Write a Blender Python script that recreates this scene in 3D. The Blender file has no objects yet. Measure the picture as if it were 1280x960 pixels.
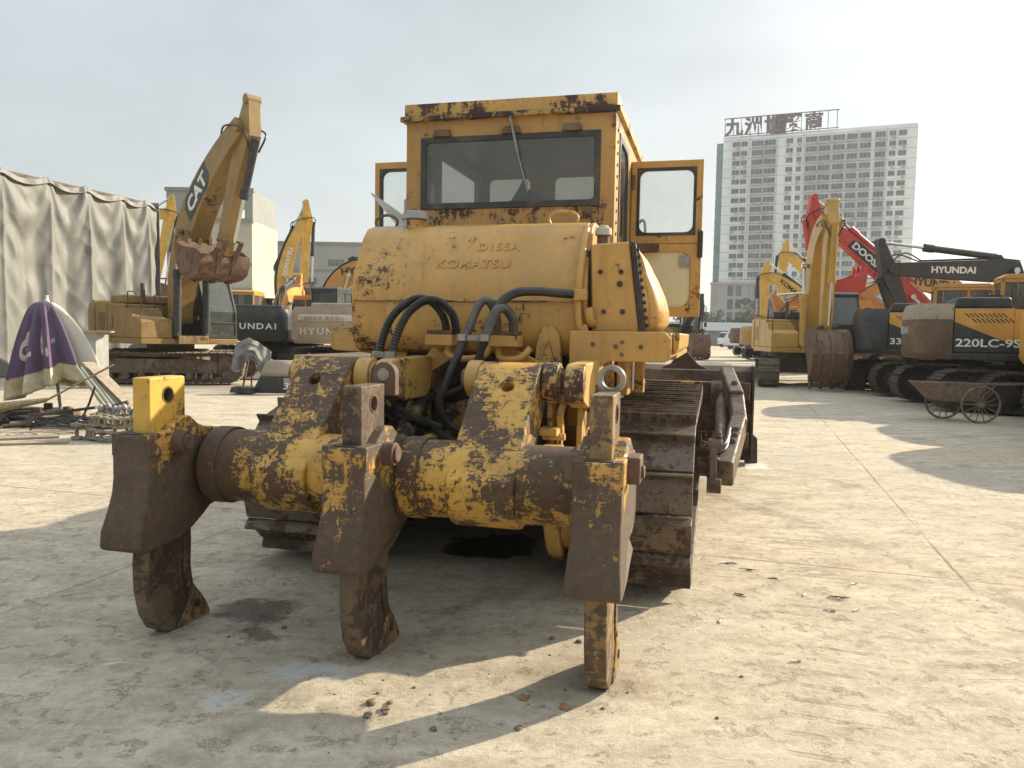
import bpy, bmesh, math, random
from mathutils import Vector, Matrix, noise
from math import sin, cos, pi, radians, atan2, atan, tan, sqrt
random.seed(7)
scene = bpy.context.scene
COL = scene.collection
V = Vector

# ------------------------------------------------------------------ materials
class NT:
    def __init__(s, m):
        s.t = m.node_tree; s.n = s.t.nodes; s.n.clear()
    def add(s, typ, props=None, **ins):
        nd = s.n.new(typ)
        for k, v in (props or {}).items(): setattr(nd, k, v)
        for k, v in ins.items():
            key = int(k[1:]) if k[0] == 'i' and k[1:].isdigit() else k.replace('_', ' ')
            sock = nd.inputs[key]
            if isinstance(v, bpy.types.NodeSocket): s.t.links.new(v, sock)
            else: sock.default_value = v
        return nd
    def math(s, op, a, b=0.0, c=None, clamp=False):
        k = dict(i0=a, i1=b)
        if c is not None: k['i2'] = c
        return s.add('ShaderNodeMath', dict(operation=op, use_clamp=clamp), **k).outputs[0]
    def noise(s, vec, scale, detail=6, rough=.6, dist=0.0):
        return s.add('ShaderNodeTexNoise', None, Vector=vec, Scale=scale, Detail=detail, Roughness=rough, Distortion=dist).outputs['Fac']
    def step(s, v, lo, hi, a=0.0, b=1.0):
        return s.add('ShaderNodeMapRange', dict(interpolation_type='SMOOTHSTEP'), i0=v, i1=lo, i2=hi, i3=a, i4=b).outputs[0]
    def mix(s, f, a, b, mode='MIX'):
        nd = s.add('ShaderNodeMix', dict(data_type='RGBA', blend_type=mode))
        for i, v in ((0, f), (6, a), (7, b)):
            if isinstance(v, bpy.types.NodeSocket): s.t.links.new(v, nd.inputs[i])
            else: nd.inputs[i].default_value = v if i == 0 else (v[0], v[1], v[2], 1)
        return nd.outputs[2]
    def mapping(s, vec, scale=(1, 1, 1), loc=(0, 0, 0), rot=(0, 0, 0)):
        return s.add('ShaderNodeMapping', None, Vector=vec, Scale=scale, Location=loc, Rotation=rot).outputs[0]
    def out(s, sh, vol=None):
        o = s.n.new('ShaderNodeOutputMaterial')
        if sh is not None: s.t.links.new(sh, o.inputs['Surface'])
        if vol is not None: s.t.links.new(vol, o.inputs['Volume'])

def newmat(name):
    m = bpy.data.materials.new(name); m.use_nodes = True
    return m, NT(m)

def c3(c): return (c[0], c[1], c[2], 1)

def worn(name, paint, rust=(.05, .028, .02), amount=.2, scale=5.0, rough=.5, dirt=.3, dustc=(.33, .26, .17), edge=0.0, streak=.3, metallic=0.0, bump=.35, specks=True, coord='Object', zrust=None, edgecol=None, wavy=0.0, lowf=.42, lows=None, ew=.35):
    """Painted steel whose paint has come off in hard-edged patches."""
    m, t = newmat(name)
    tc = t.add('ShaderNodeTexCoord').outputs[coord]
    low = t.noise(tc, lows or scale * .28, 4, .55, .5)
    n1 = t.noise(tc, scale, 15, .78, .8)
    scr = t.noise(t.mapping(tc, (1, 5, 5), rot=(.5, .7, .9)), scale * 1.6, 8, .7, .4)
    n2 = t.noise(t.mapping(tc, (1, 1, .35)), scale * 5, 5, .6)
    v = t.math('ADD', t.math('ADD', t.math('MULTIPLY', n1, .56), t.math('MULTIPLY', n2, .22)), t.math('MULTIPLY', scr, .22))
    v = t.math('ADD', v, t.math('MULTIPLY', t.math('SUBTRACT', low, .5), lowf))
    thr = .5 + (.5 - amount) * .30
    if zrust:
        zz = t.add('ShaderNodeSeparateXYZ', None, Vector=tc).outputs[2]; v = t.math('ADD', v, t.step(zz, zrust[0], zrust[1], zrust[2], zrust[3]))
    if edge > 0:
        bv = t.add('ShaderNodeBevel', dict(samples=4), Radius=edge).outputs[0]
        ge = t.add('ShaderNodeNewGeometry').outputs['Normal']
        dp = t.add('ShaderNodeVectorMath', dict(operation='DOT_PRODUCT'), i0=bv, i1=ge).outputs['Value']
        e = t.math('MULTIPLY', t.math('SUBTRACT', 1.0, dp), 1.6, clamp=True)
        v = t.math('ADD', v, t.math('MULTIPLY', e, ew))
    mask = t.step(v, thr - .012, thr + .012)
    halo = t.step(v, thr - .07, thr)
    rn = t.noise(tc, scale * 9, 5, .7)
    rb = t.noise(tc, scale * 1.7, 8, .7, .6)
    rc = t.mix(rn, tuple(x * .6 for x in rust), tuple(min(1, x * 1.6) for x in rust))
    rc = t.mix(t.math('MULTIPLY', t.step(rb, .50, .66), .6), rc, (rust[0] * 2.3 + .01, rust[1] * 1.7, rust[2] * 1.05))
    rc = t.mix(t.math('MULTIPLY', t.step(rb, .46, .34), .5), rc, tuple(x * .45 for x in rust))
    # paint: fading, dust, scratches
    pn = t.noise(tc, 2.2, 5, .6)
    pc = t.mix(t.step(pn, .3, .7), tuple(x * .84 for x in paint), tuple(min(1, x * 1.1) for x in paint))
    if dirt > 0:
        dn = t.noise(tc, 3.1, 8, .7, 1.0)
        pc = t.mix(t.math('MULTIPLY', t.step(dn, .42, .72), dirt), pc, dustc)
        rc = t.mix(t.math('MULTIPLY', t.step(dn, .45, .75), dirt * .6), rc, dustc)
    if streak > 0:
        sn = t.noise(t.mapping(tc, (9, 9, .8)), 1.6, 6, .65)
        pc = t.mix(t.math('MULTIPLY', t.step(sn, .52, .75), streak), pc, tuple(x * .45 for x in (paint[0], paint[1] * .8, paint[2])))
    pc = t.mix(t.math('MULTIPLY', halo, .35), pc, (rust[0] * 2.5 + .03, rust[1] * 2.2 + .02, rust[2] * 1.5))
    if specks:
        vr = t.add('ShaderNodeTexVoronoi', None, Vector=tc, Scale=scale * 5, Randomness=1.0)
        sp = t.math('MULTIPLY', t.math('LESS_THAN', vr.outputs['Distance'], t.math('MULTIPLY', t.step(low, .45, .7), .17)), 1.0)
        mask = t.math('MAXIMUM', mask, sp)
    col = t.mix(mask, pc, rc)
    if edgecol:
        col = t.mix(t.math('MULTIPLY', t.step(t.math('ADD', e, t.math('MULTIPLY', t.math('SUBTRACT', rn, .5), .25)), .10, .35), .75), col, edgecol)
    ro = t.math('ADD', t.math('MULTIPLY', mask, .72 - rough), t.math('ADD', rough - .06, t.math('MULTIPLY', rn, .14)))
    h = t.math('ADD', t.math('MULTIPLY', t.math('SUBTRACT', 1.0, mask), .5), t.math('MULTIPLY', t.math('MULTIPLY', rn, mask), .5))
    h = t.math('ADD', h, t.math('MULTIPLY', n2, .06))
    if wavy > 0: h = t.math('ADD', h, t.math('MULTIPLY', t.noise(tc, 1.9, 3, .5), wavy))
    bp = t.add('ShaderNodeBump', None, Strength=bump, Distance=.004, Height=h).outputs[0]
    b = t.add('ShaderNodeBsdfPrincipled', None, Base_Color=col, Roughness=ro, Metallic=metallic, Normal=bp)
    t.out(b.outputs[0]); return m

def plain(name, col, rough=.6, var=.25, scale=6, metallic=0.0, dust=0.0, bump=.15, dustc=(.33, .27, .19)):
    m, t = newmat(name)
    tc = t.add('ShaderNodeTexCoord').outputs['Object']
    n = t.noise(tc, scale, 8, .65)
    c = t.mix(t.step(n, .3, .7), tuple(x * (1 - var) for x in col), tuple(min(1, x * (1 + var)) for x in col))
    if dust > 0:
        d = t.noise(tc, scale * .4, 8, .7, .8)
        c = t.mix(t.math('MULTIPLY', t.step(d, .38, .7), dust), c, dustc)
    bp = t.add('ShaderNodeBump', None, Strength=bump, Distance=.003, Height=n).outputs[0]
    b = t.add('ShaderNodeBsdfPrincipled', None, Base_Color=c, Roughness=rough, Metallic=metallic, Normal=bp)
    t.out(b.outputs[0]); return m

def glassmat(name, tint=(.75, .8, .8), dust=.35, dustc=(.45, .43, .38), alpha=.5):
    """Dusty pane: part see-through, part dusty film, with a sharp reflection."""
    m, t = newmat(name)
    tc = t.add('ShaderNodeTexCoord').outputs['Object']
    n = t.noise(tc, 5, 8, .7)
    f = t.math('MULTIPLY', t.step(n, .2, .8, .5, 1.2), dust, clamp=True)
    tr = t.add('ShaderNodeBsdfTransparent', None, Color=c3(tint)).outputs[0]
    df = t.add('ShaderNodeBsdfDiffuse', None, Color=c3(dustc)).outputs[0]
    mx = t.add('ShaderNodeMixShader', None, i0=f, i1=tr, i2=df).outputs[0]
    gl = t.add('ShaderNodeBsdfGlossy', None, Color=(1, 1, 1, 1), Roughness=.04).outputs[0]
    fr = t.add('ShaderNodeFresnel', None, IOR=1.5).outputs[0]
    t.out(t.add('ShaderNodeMixShader', None, i0=fr, i1=mx, i2=gl).outputs[0])
    return m

MAT = {}
def setup_mats():
    M = MAT
    Y = (.52, .292, .072)
    M['dz'] = worn('dozer_paint', Y, amount=.13, scale=7.5, rough=.40, dirt=.28, edge=.008, streak=.45, wavy=8.0, lowf=.6, lows=2.2, ew=.5)
    M['dzcab'] = worn('cab_paint', (.41, .226, .058), amount=.17, scale=6.5, rough=.45, dirt=.3, edge=.008, streak=.45, wavy=6.0, lowf=.6, lows=2.0, ew=.5)
    M['dzrusty'] = worn('chipped_paint', (.52, .31, .08), amount=.32, scale=10, lowf=.7, lows=3.5, ew=.5, rough=.5, dirt=.25, edge=.010, streak=.25)
    M['beam'] = worn('ripper_paint', (.55, .310, .050), rust=(.068, .042, .024), amount=.56, scale=14, rough=.46, dirt=.12, edge=.014, streak=.4, bump=.7, lowf=.6, lows=2.6, ew=.5)
    M['holder'] = worn('ripper_cast', (.50, .265, .045), rust=(.066, .045, .029), amount=.70, scale=12, lowf=.7, lows=3.0, rough=.44, dirt=.16, edge=0, streak=.3, bump=.6, zrust=(.58, .86, .13, -.005))
    M['greasy_shade'] = worn('greasy_shaded_case', (.24, .15, .045), rust=(.016, .013, .010), amount=.64, scale=5, rough=.5, dirt=.25, streak=.5, bump=.5)  # grime, with shade of the cavity between the arms darkened into the colour
    M['shank'] = worn('ripper_steel', (.11, .075, .045), rust=(.045, .030, .024), amount=.5, scale=5, rough=.5, dirt=.25, edge=0, streak=.5, bump=.5, specks=False)
    M['shankY'] = worn('ripper_shank_paint', (.55, .33, .05), rust=(.055, .036, .027), amount=.26, scale=5, rough=.5, dirt=.15, edge=.008, streak=.3, bump=.5)
    M['shankB'] = worn('ripper_shank_brown', (.26, .16, .055), rust=(.075, .05, .033), amount=.5, scale=6, rough=.55, dirt=.35, streak=.5, bump=.5)
    M['track'] = worn('track_steel', (.125, .100, .076), rust=(.060, .040, .028), amount=.48, scale=7, edge=.010, edgecol=(.36, .33, .29), rough=.42, dirt=.45, dustc=(.24, .185, .12), streak=.25, metallic=.35, specks=False)
    M['blade'] = worn('blade_steel', (.10, .06, .035), rust=(.045, .03, .023), amount=.55, scale=3, rough=.6, dirt=.3, streak=.4)
    M['bladeY'] = worn('blade_back', (.45, .25, .05), rust=(.05, .03, .02), amount=.62, scale=3, rough=.6, dirt=.3, streak=.4)
    M['arm'] = worn('push_arm_steel', (.10, .07, .052), rust=(.055, .038, .03), amount=.5, scale=7, rough=.55, dirt=.35, streak=.4, edge=.01, edgecol=(.20, .165, .13))
    M['void'] = plain('hollow_dark', (.006, .005, .005), 1.0, .1, 8, bump=0)
    M['gutter'] = worn('roof_gutter', (.40, .25, .07), rust=(.030, .020, .016), amount=.62, scale=8, rough=.6, dirt=.2, streak=.3)
    M['black'] = plain('black_grease_and_shade', (.018, .015, .012), .5, .4, 8, dust=.12)
    M['rubber'] = plain('rubber', (.022, .021, .02), .45, .3, 12, dust=.18)
    M['wrap'] = plain('wrapped_hose', (.085, .085, .08), .4, .3, 12, metallic=.2, dust=.25)
    M['hose'] = plain('hose_rubber', (.018, .017, .016), .34, .3, 14, dust=.14, dustc=(.16, .13, .10))
    M['steel'] = plain('bare_steel', (.28, .26, .24), .35, .25, 10, metallic=.8, dust=.2)
    M['rustsolid'] = plain('rust_brown', (.10, .055, .035), .75, .4, 9, dust=.25)
    M['chrome'] = plain('chrome_rod', (.6, .6, .6), .15, .05, 5, metallic=1)
    M['grey'] = plain('grey_metal', (.30, .30, .29), .5, .2, 5, dust=.3)
    M['ghost'] = plain('faded_letter_paint', (.49, .276, .072), .55, .25, 30, bump=.1)
    M['film'] = plain('cream_film', (.62, .58, .36), .45, .06, 3, dust=.1)
    M['cardboard'] = plain('pale_board', (.45, .42, .36), .8, .15, 8, dust=.3)
    M['glass'] = glassmat('dusty_glass', (.62, .62, .58), .22, (.30, .29, .25))
    M['glassd'] = glassmat('door_glass', (.93, .94, .92), .10, (.7, .68, .62))
    M['cabglass'] = glassmat('tinted_glass', (.34, .40, .38), .30, (.30, .33, .30))
    M['white'] = plain('white_paint', (.74, .73, .70), .5, .08, 5, dust=.15)
    M['lettergrey'] = plain('light_letter', (.55, .55, .53), .5, .1, 20, dust=.2)
    M['seat'] = plain('seat_vinyl', (.05, .045, .04), .6, .3, 6, dust=.3)
    # excavator paints
    M['catY'] = worn('old_yellow', (.27, .165, .044), amount=.20, scale=2.2, rough=.5, dirt=.4, streak=.4, bump=.2)
    M['brightY'] = worn('bright_yellow', (.66, .40, .065), amount=.03, scale=2.2, rough=.4, dirt=.15, streak=.2, bump=.2)
    M['goldY'] = worn('golden_yellow', (.47, .275, .05), amount=.04, scale=2.2, rough=.38, dirt=.2, streak=.25, bump=.2)
    M['hyO'] = worn('orange_yellow', (.60, .30, .055), amount=.03, scale=2.2, rough=.4, dirt=.25, streak=.2, bump=.2)
    M['hyD'] = worn('dark_slate', (.025, .030, .032), rust=(.05, .035, .025), amount=.10, scale=2.4, rough=.42, dirt=.28, dustc=(.13, .12, .10), streak=.15, bump=.2)
    M['hyW'] = worn('worn_slate', (.05, .052, .045), rust=(.10, .06, .035), amount=.42, scale=1.6, rough=.55, dirt=.4, dustc=(.24, .19, .13), streak=.3, bump=.2)
    M['hyT'] = worn('tan_worn', (.33, .27, .19), rust=(.12, .07, .04), amount=.25, scale=2.0, rough=.55, dirt=.4, streak=.3, bump=.2)
    M['red'] = worn('red_paint', (.55, .055, .035), amount=.02, scale=2.2, rough=.4, dirt=.15, dustc=(.5, .25, .2), streak=.15, bump=.1)
    M['caseO'] = worn('faded_orange', (.50, .22, .05), amount=.04, scale=2.2, rough=.45, dirt=.25, streak=.2, bump=.2)
    M['etrack'] = worn('excavator_track', (.13, .105, .08), rust=(.07, .05, .035), amount=.4, scale=3, rough=.6, dirt=.5, dustc=(.27, .22, .15), streak=0, metallic=.2, specks=False)
    M['etrackd'] = worn('dark_excavator_track', (.05, .045, .04), rust=(.04, .03, .025), amount=.4, scale=3, rough=.6, dirt=.3, dustc=(.16, .13, .10), streak=0, metallic=.2, specks=False)
    M['bucket'] = worn('bucket_steel', (.15, .085, .05), rust=(.085, .045, .03), amount=.5, scale=2.5, rough=.65, dirt=.3, streak=.5)
    M['beacon'] = plain('orange_lens', (.85, .22, .03), .25, .1, 5)
    M['redlens'] = plain('red_lens', (.5, .02, .02), .3, .2, 5)
    M['yellowtag'] = plain('yellow_tag', (.65, .45, .05), .5, .1, 5)
    M['skin'] = plain('skin', (.35, .20, .13), .6, .1, 5)
    M['navy'] = plain('navy_cloth', (.022, .026, .035), .9, .3, 8)
setup_mats()

# ------------------------------------------------------------------ mesh builder
def rotm(ax, a): return Matrix.Rotation(a, 3, ax)

class MB:
    def __init__(s): s.v = []; s.f = []; s.mi = []; s.cm = 0
    def mat(s, i): s.cm = i; return s
    def addv(s, vs, fs):
        o = len(s.v); s.v += [V(x) for x in vs]
        for f in fs: s.f.append([o + i for i in f]); s.mi.append(s.cm)
        return s
    def box(s, x0, x1, y0, y1, z0, z1, R=None, c=None):
        p = [V((x, y, z)) for z in (z0, z1) for y in (y0, y1) for x in (x0, x1)]
        if R is not None:
            c = V(c) if c is not None else sum(p, V()) / 8
            p = [c + R @ (q - c) for q in p]
        return s.addv(p, [(0, 2, 3, 1), (4, 5, 7, 6), (0, 1, 5, 4), (2, 6, 7, 3), (1, 3, 7, 5), (0, 4, 6, 2)])
    def bar(s, a, b, w, h, up=(0, 0, 1)):
        """box from a to b, w across, h along up"""
        a = V(a); b = V(b); d = (b - a).normalized(); u = V(up)
        if abs(d.dot(u)) > .98: u = V((0, 1, 0))
        r = d.cross(u).normalized(); u = r.cross(d)
        p = [q + r * sx * w / 2 + u * sz * h / 2 for q in (a, b) for sz in (-1, 1) for sx in (-1, 1)]
        return s.addv(p, [(0, 1, 3, 2), (4, 6, 7, 5), (0, 4, 5, 1), (2, 3, 7, 6), (1, 5, 7, 3), (0, 2, 6, 4)])
    def cyl(s, a, b, r, r2=None, n=24, hole=0):
        a = V(a); b = V(b); r2 = r if r2 is None else r2
        d = (b - a).normalized(); u = V((0, 0, 1)) if abs(d.z) < .9 else V((1, 0, 0))
        x = d.cross(u).normalized(); y = d.cross(x)
        ring = [(cos(2 * pi * i / n), sin(2 * pi * i / n)) for i in range(n)]
        vs = [a + (x * c + y * q) * r for c, q in ring] + [b + (x * c + y * q) * r2 for c, q in ring]
        fs = [(i, n + i, n + (i + 1) % n, (i + 1) % n) for i in range(n)]
        if hole:
            vs += [a + (x * c + y * q) * hole for c, q in ring] + [b + (x * c + y * q) * hole for c, q in ring]
            for i in range(n):
                j = (i + 1) % n
                fs += [(2 * n + i, 2 * n + j, 3 * n + j, 3 * n + i), (i, j, 2 * n + j, 2 * n + i), (n + j, n + i, 3 * n + i, 3 * n + j)]
        else: fs += [tuple(range(n)), tuple(reversed(range(n, 2 * n)))]
        return s.addv(vs, fs)
    def prism(s, poly, ax, a0, a1, a0b=None):
        """poly of 2-D points swept along axis 0/1/2. remaining axes in order (x: y,z) (y: x,z) (z: x,y)"""
        n = len(poly)
        def p3(p, a):
            if ax == 0: return V((a, p[0], p[1]))
            if ax == 1: return V((p[0], a, p[1]))
            return V((p[0], p[1], a))
        ar = sum(poly[i][0] * poly[(i + 1) % n][1] - poly[(i + 1) % n][0] * poly[i][1] for i in range(n))
        if (ar < 0) != (ax == 1): poly = list(reversed(poly))
        vs = [p3(p, a0) for p in poly] + [p3(p, a1) for p in poly]
        fs = [tuple(reversed(range(n))), tuple(range(n, 2 * n))] + [(i, (i + 1) % n, n + (i + 1) % n, n + i) for i in range(n)]
        return s.addv(vs, fs)
    def tube(s, pts, r, n=12, closed=False, rf=None):
        pts = [V(p) for p in pts]; m = len(pts)
        prev = None; o = len(s.v); vs = []; fs = []
        for i, p in enumerate(pts):
            a = pts[max(i - 1, 0)] if not closed else pts[(i - 1) % m]
            b = pts[min(i + 1, m - 1)] if not closed else pts[(i + 1) % m]
            d = (b - a).normalized()
            if prev is None:
                u = V((0, 0, 1)) if abs(d.z) < .9 else V((1, 0, 0)); x = d.cross(u).normalized()
            else: x = (prev - d * prev.dot(d)).normalized()
            prev = x; y = d.cross(x); rr = rf(i) if rf else r
            vs += [p + (x * cos(2 * pi * k / n) + y * sin(2 * pi * k / n)) * rr for k in range(n)]
        L = m if closed else m - 1
        for i in range(L):
            j = (i + 1) % m
            for k in range(n):
                l = (k + 1) % n
                fs.append((i * n + k, i * n + l, j * n + l, j * n + k))
        if not closed: fs += [tuple(reversed(range(n))), tuple(range((m - 1) * n, m * n))]
        return s.addv(vs, fs)
    def ring_plate(s, outer, hole, r, ax, a0, a1, seg=5):
        """rectangular plate outer=(u0,u1,v0,v1) with a round-cornered hole; ax: sweep axis."""
        u0, u1, v0, v1 = hole; cx = (u0 + u1) / 2; cy = (v0 + v1) / 2
        inn = []
        for (qx, qy, st) in ((u1 - r, v1 - r, 0), (u0 + r, v1 - r, 1), (u0 + r, v0 + r, 2), (u1 - r, v0 + r, 3)):
            for k in range(seg + 1):
                a = (st + k / seg) * pi / 2
                inn.append((qx + r * cos(a), qy + r * sin(a)))
        out = []
        U0, U1, V0, V1 = outer
        nI = len(inn); ci = [seg // 2 + q * (seg + 1) for q in range(4)]
        cor = [(U1, V1), (U0, V1), (U0, V0), (U1, V0)]
        for i, (x, y) in enumerate(inn):
            if i in ci: out.append(cor[ci.index(i)]); continue
            q = i // (seg + 1); k = i % (seg + 1)
            # choose the side by whether before/after the corner sample
            side = q if k < seg // 2 else q + 1   # sides: 0 right,1 top,2 left,3 bottom
            side %= 4
            if side == 0: out.append((U1, y))
            elif side == 1: out.append((x, V1))
            elif side == 2: out.append((U0, y))
            else: out.append((x, V0))
        def p3(p, a):
            if ax == 0: return V((a, p[0], p[1]))
            if ax == 1: return V((p[0], a, p[1]))
            return V((p[0], p[1], a))
        vs = [p3(p, a0) for p in inn] + [p3(p, a0) for p in out] + [p3(p, a1) for p in inn] + [p3(p, a1) for p in out]
        fs = []
        n = nI
        for i in range(n):
            j = (i + 1) % n
            A = [(i, j, n + j, n + i), (2 * n + j, 2 * n + i, 3 * n + i, 3 * n + j), (j, i, 2 * n + i, 2 * n + j), (n + i, n + j, 3 * n + j, 3 * n + i)]
            if ax == 1: A = [tuple(reversed(f)) for f in A]
            fs += A
        return s.addv(vs, fs)
    def sphere(s, c, r, n=12, m=8, sc=(1, 1, 1)):
        c = V(c); vs = [c + V((0, 0, r * sc[2]))]; fs = []
        for i in range(1, m):
            for k in range(n):
                a = pi * i / m; b = 2 * pi * k / n
                vs.append(c + V((r * sin(a) * cos(b) * sc[0], r * sin(a) * sin(b) * sc[1], r * cos(a) * sc[2])))
        vs.append(c - V((0, 0, r * sc[2])))
        for k in range(n): fs.append((0, 1 + k, 1 + (k + 1) % n))
        for i in range(m - 2):
            for k in range(n):
                a = 1 + i * n + k; b = 1 + i * n + (k + 1) % n
                fs.append((a, a + n, b + n, b))
        e = len(vs) - 1
        for k in range(n): fs.append((e, 1 + (m - 2) * n + (k + 1) % n, 1 + (m - 2) * n + k))
        return s.addv(vs, fs)
    def xf(s, M, start=0):
        for i in range(start, len(s.v)): s.v[i] = M @ s.v[i]
        return s
    def build(s, name, mats, parent=None, bevel=0.0, smooth=35, seg=2, loc=None):
        me = bpy.data.meshes.new(name)
        me.from_pydata([tuple(v) for v in s.v], [], s.f)
        if not isinstance(mats, (list, tuple)): mats = [mats]
        for m in mats: me.materials.append(MAT[m] if isinstance(m, str) else m)
        if len(mats) > 1: me.polygons.foreach_set('material_index', s.mi)
        bm = bmesh.new(); bm.from_mesh(me); bmesh.ops.recalc_face_normals(bm, faces=bm.faces); bm.to_mesh(me); bm.free()
        me.update()
        if smooth:
            me.shade_smooth(); me.set_sharp_from_angle(angle=radians(smooth))
        ob = bpy.data.objects.new(name, me); COL.objects.link(ob)
        if parent is not None: ob.parent = parent
        if loc is not None: ob.location = loc
        if bevel > 0:
            b = ob.modifiers.new('bevel', 'BEVEL'); b.width = bevel; b.segments = seg; b.limit_method = 'ANGLE'
            b.angle_limit = radians(32); b.harden_normals = True; b.use_clamp_overlap = True
        return ob

def cut(ob, mb):
    """drill real holes: subtract the shape in mb from ob, keep only the resulting mesh"""
    cme = bpy.data.meshes.new('cutter'); cme.from_pydata([tuple(v) for v in mb.v], [], mb.f); bm = bmesh.new(); bm.from_mesh(cme); bmesh.ops.recalc_face_normals(bm, faces=bm.faces); bm.to_mesh(cme); bm.free(); c = bpy.data.objects.new('cutter', cme); COL.objects.link(c)
    c.parent = ob.parent; mods = [(m_.name, m_.type) for m_ in ob.modifiers]
    for m_ in ob.modifiers: m_.show_viewport = False
    b = ob.modifiers.new('cut', 'BOOLEAN'); b.operation = 'DIFFERENCE'; b.object = c; b.solver = 'EXACT'
    bpy.context.view_layer.update()
    me = bpy.data.meshes.new_from_object(ob.evaluated_get(bpy.context.evaluated_depsgraph_get()))
    old = ob.data; nm = old.name; ob.modifiers.remove(b); ob.data = me; bpy.data.meshes.remove(old); me.name = nm
    for m_ in ob.modifiers: m_.show_viewport = True
    bpy.data.objects.remove(c); bpy.data.meshes.remove(cme)
    me.shade_smooth(); me.set_sharp_from_angle(angle=radians(35)); return ob
def tag(o, label=None, cat=None, group=None, kind=None):
    if label: o['label'] = label
    if cat: o['category'] = cat
    if group: o['group'] = group
    if kind: o['kind'] = kind
    return o
def empty(name, loc, rz=0):
    o = bpy.data.objects.new(name, None); COL.objects.link(o)
    o.location = loc; o.rotation_euler = (0, 0, rz); o.empty_display_size = .3
    return o
def spline(pts, k=8):
    """Catmull-Rom through pts"""
    P = [V(p) for p in pts]; P = [P[0] * 2 - P[1]] + P + [P[-1] * 2 - P[-2]]; out = []
    for i in range(1, len(P) - 2):
        a, b, c, d = P[i - 1:i + 3]
        for j in range(k):
            t = j / k
            out.append(.5 * ((2 * b) + (c - a) * t + (2 * a - 5 * b + 4 * c - d) * t * t + (3 * b - a - 3 * c + d) * t ** 3))
    out.append(P[-2]); return out
def text(name, s, size, mat, parent, origin, xd, yd, ext=.003, bold=.0, align='LEFT', shear=0.0, sx=1.0):
    cu = bpy.data.curves.new(name, 'FONT'); cu.body = s; cu.size = size; cu.extrude = ext; cu.offset = bold * size
    cu.align_x = align; cu.shear = shear; cu.resolution_u = 3
    ob = bpy.data.objects.new(name, cu); COL.objects.link(ob)
    bpy.context.view_layer.update()
    me = bpy.data.meshes.new_from_object(ob.evaluated_get(bpy.context.evaluated_depsgraph_get()))
    bpy.data.objects.remove(ob); bpy.data.curves.remove(cu)
    X = V(xd).normalized(); Y = V(yd).normalized(); N = X.cross(Y)
    Mx = Matrix(((X.x * sx, Y.x, N.x, origin[0]), (X.y * sx, Y.y, N.y, origin[1]), (X.z * sx, Y.z, N.z, origin[2]), (0, 0, 0, 1)))
    me.transform(Mx); me.materials.clear(); me.materials.append(MAT[mat] if isinstance(mat, str) else mat)
    me.name = name
    o = bpy.data.objects.new(name, me); COL.objects.link(o); o.parent = parent
    return o

# ------------------------------------------------------------------ tracks
def stadium(yr, yf, zr, zf, rr, rf, step=.02):
    """closed path in (y,z): rear wheel (yr,zr,rr), front wheel (yf,zf,rf); returns dense points, outward normals"""
    P = []
    n = 28
    for i in range(n + 1):   # rear arc, from top to bottom going backwards
        a = pi / 2 + pi * i / n
        P.append((yr + rr * cos(a), zr + rr * sin(a)))
    m = 40
    for i in range(1, m): P.append((yr + (yf - yr) * i / m, (zr - rr) + ((zf - rf) - (zr - rr)) * i / m))
    for i in range(n + 1):
        a = -pi / 2 + pi * i / n
        P.append((yf + rf * cos(a), zf + rf * sin(a)))
    for i in range(1, m):
        t = i / m; sag = -.03 * sin(pi * t)
        P.append((yf + (yr - yf) * t, (zf + rf) + ((zr + rr) - (zf + rf)) * t + sag))
    return P
def resample(P, n):
    L = [0]
    for i in range(len(P)):
        a = P[i]; b = P[(i + 1) % len(P)]; L.append(L[-1] + math.hypot(b[0] - a[0], b[1] - a[1]))
    tot = L[-1]; out = []; j = 0
    for k in range(n):
        d = tot * k / n
        while L[j + 1] < d: j += 1
        t = (d - L[j]) / max(1e-9, L[j + 1] - L[j]); a = P[j]; b = P[(j + 1) % len(P)]
        out.append((a[0] + (b[0] - a[0]) * t, a[1] + (b[1] - a[1]) * t))
    return out, tot
def track_shoes(mb, P, n, x0, x1, prof, bolts=False, links=True, lk=.045):
    pts, tot = resample(P, n); pitch = tot / n
    c = (x0 + x1) / 2
    for k in range(n):
        a = pts[k]; b = pts[(k + 1) % n]
        mid = ((a[0] + b[0]) / 2, (a[1] + b[1]) / 2)
        t = V((0, b[0] - a[0], b[1] - a[1])).normalized(); nrm = V((0, t.z, -t.y))  # outward for ccw path seen from +x
        o = V((0, mid[0], mid[1]))
        jit = random.uniform(-.004, .004)
        pv = [o + t * (p[0] * pitch) + nrm * (p[1] + jit) for p in prof]
        m = len(pv)
        vs = [V((x0, q.y, q.z)) for q in pv] + [V((x1, q.y, q.z)) for q in pv]
        fs = [tuple(range(m)), tuple(reversed(range(m, 2 * m)))] + [(i, m + i, m + (i + 1) % m, (i + 1) % m) for i in range(m)]
        mb.addv(vs, fs)
        if bolts:
            for bx in (-.13, -.045, .06, .145):
                q = o + t * (.10 * pitch if bx in (-.13, .06) else -.12 * pitch) + V((c + bx, 0, 0))
                mb.cyl(q + nrm * .018, q + nrm * .034, .014, n=6)
        if links:
            for s in (-1, 1):
                q = o + V((c + s * .085, 0, 0))
                mb.bar(q - t * pitch * .55 - nrm * (lk), q + t * pitch * .55 - nrm * (lk), .035, lk * 1.9, up=nrm)
            q0 = V((0, a[0], a[1])) - nrm * lk
            mb.cyl(q0 + V((c - .12, 0, 0)), q0 + V((c + .12, 0, 0)), .032, n=8)
GROUSER = [(-.47, .0), (-.475, .05), (-.44, .080), (-.385, .080), (-.35, .024), (.47, .018), (.50, .004), (.49, -.006), (-.3, -.006)]
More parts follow.
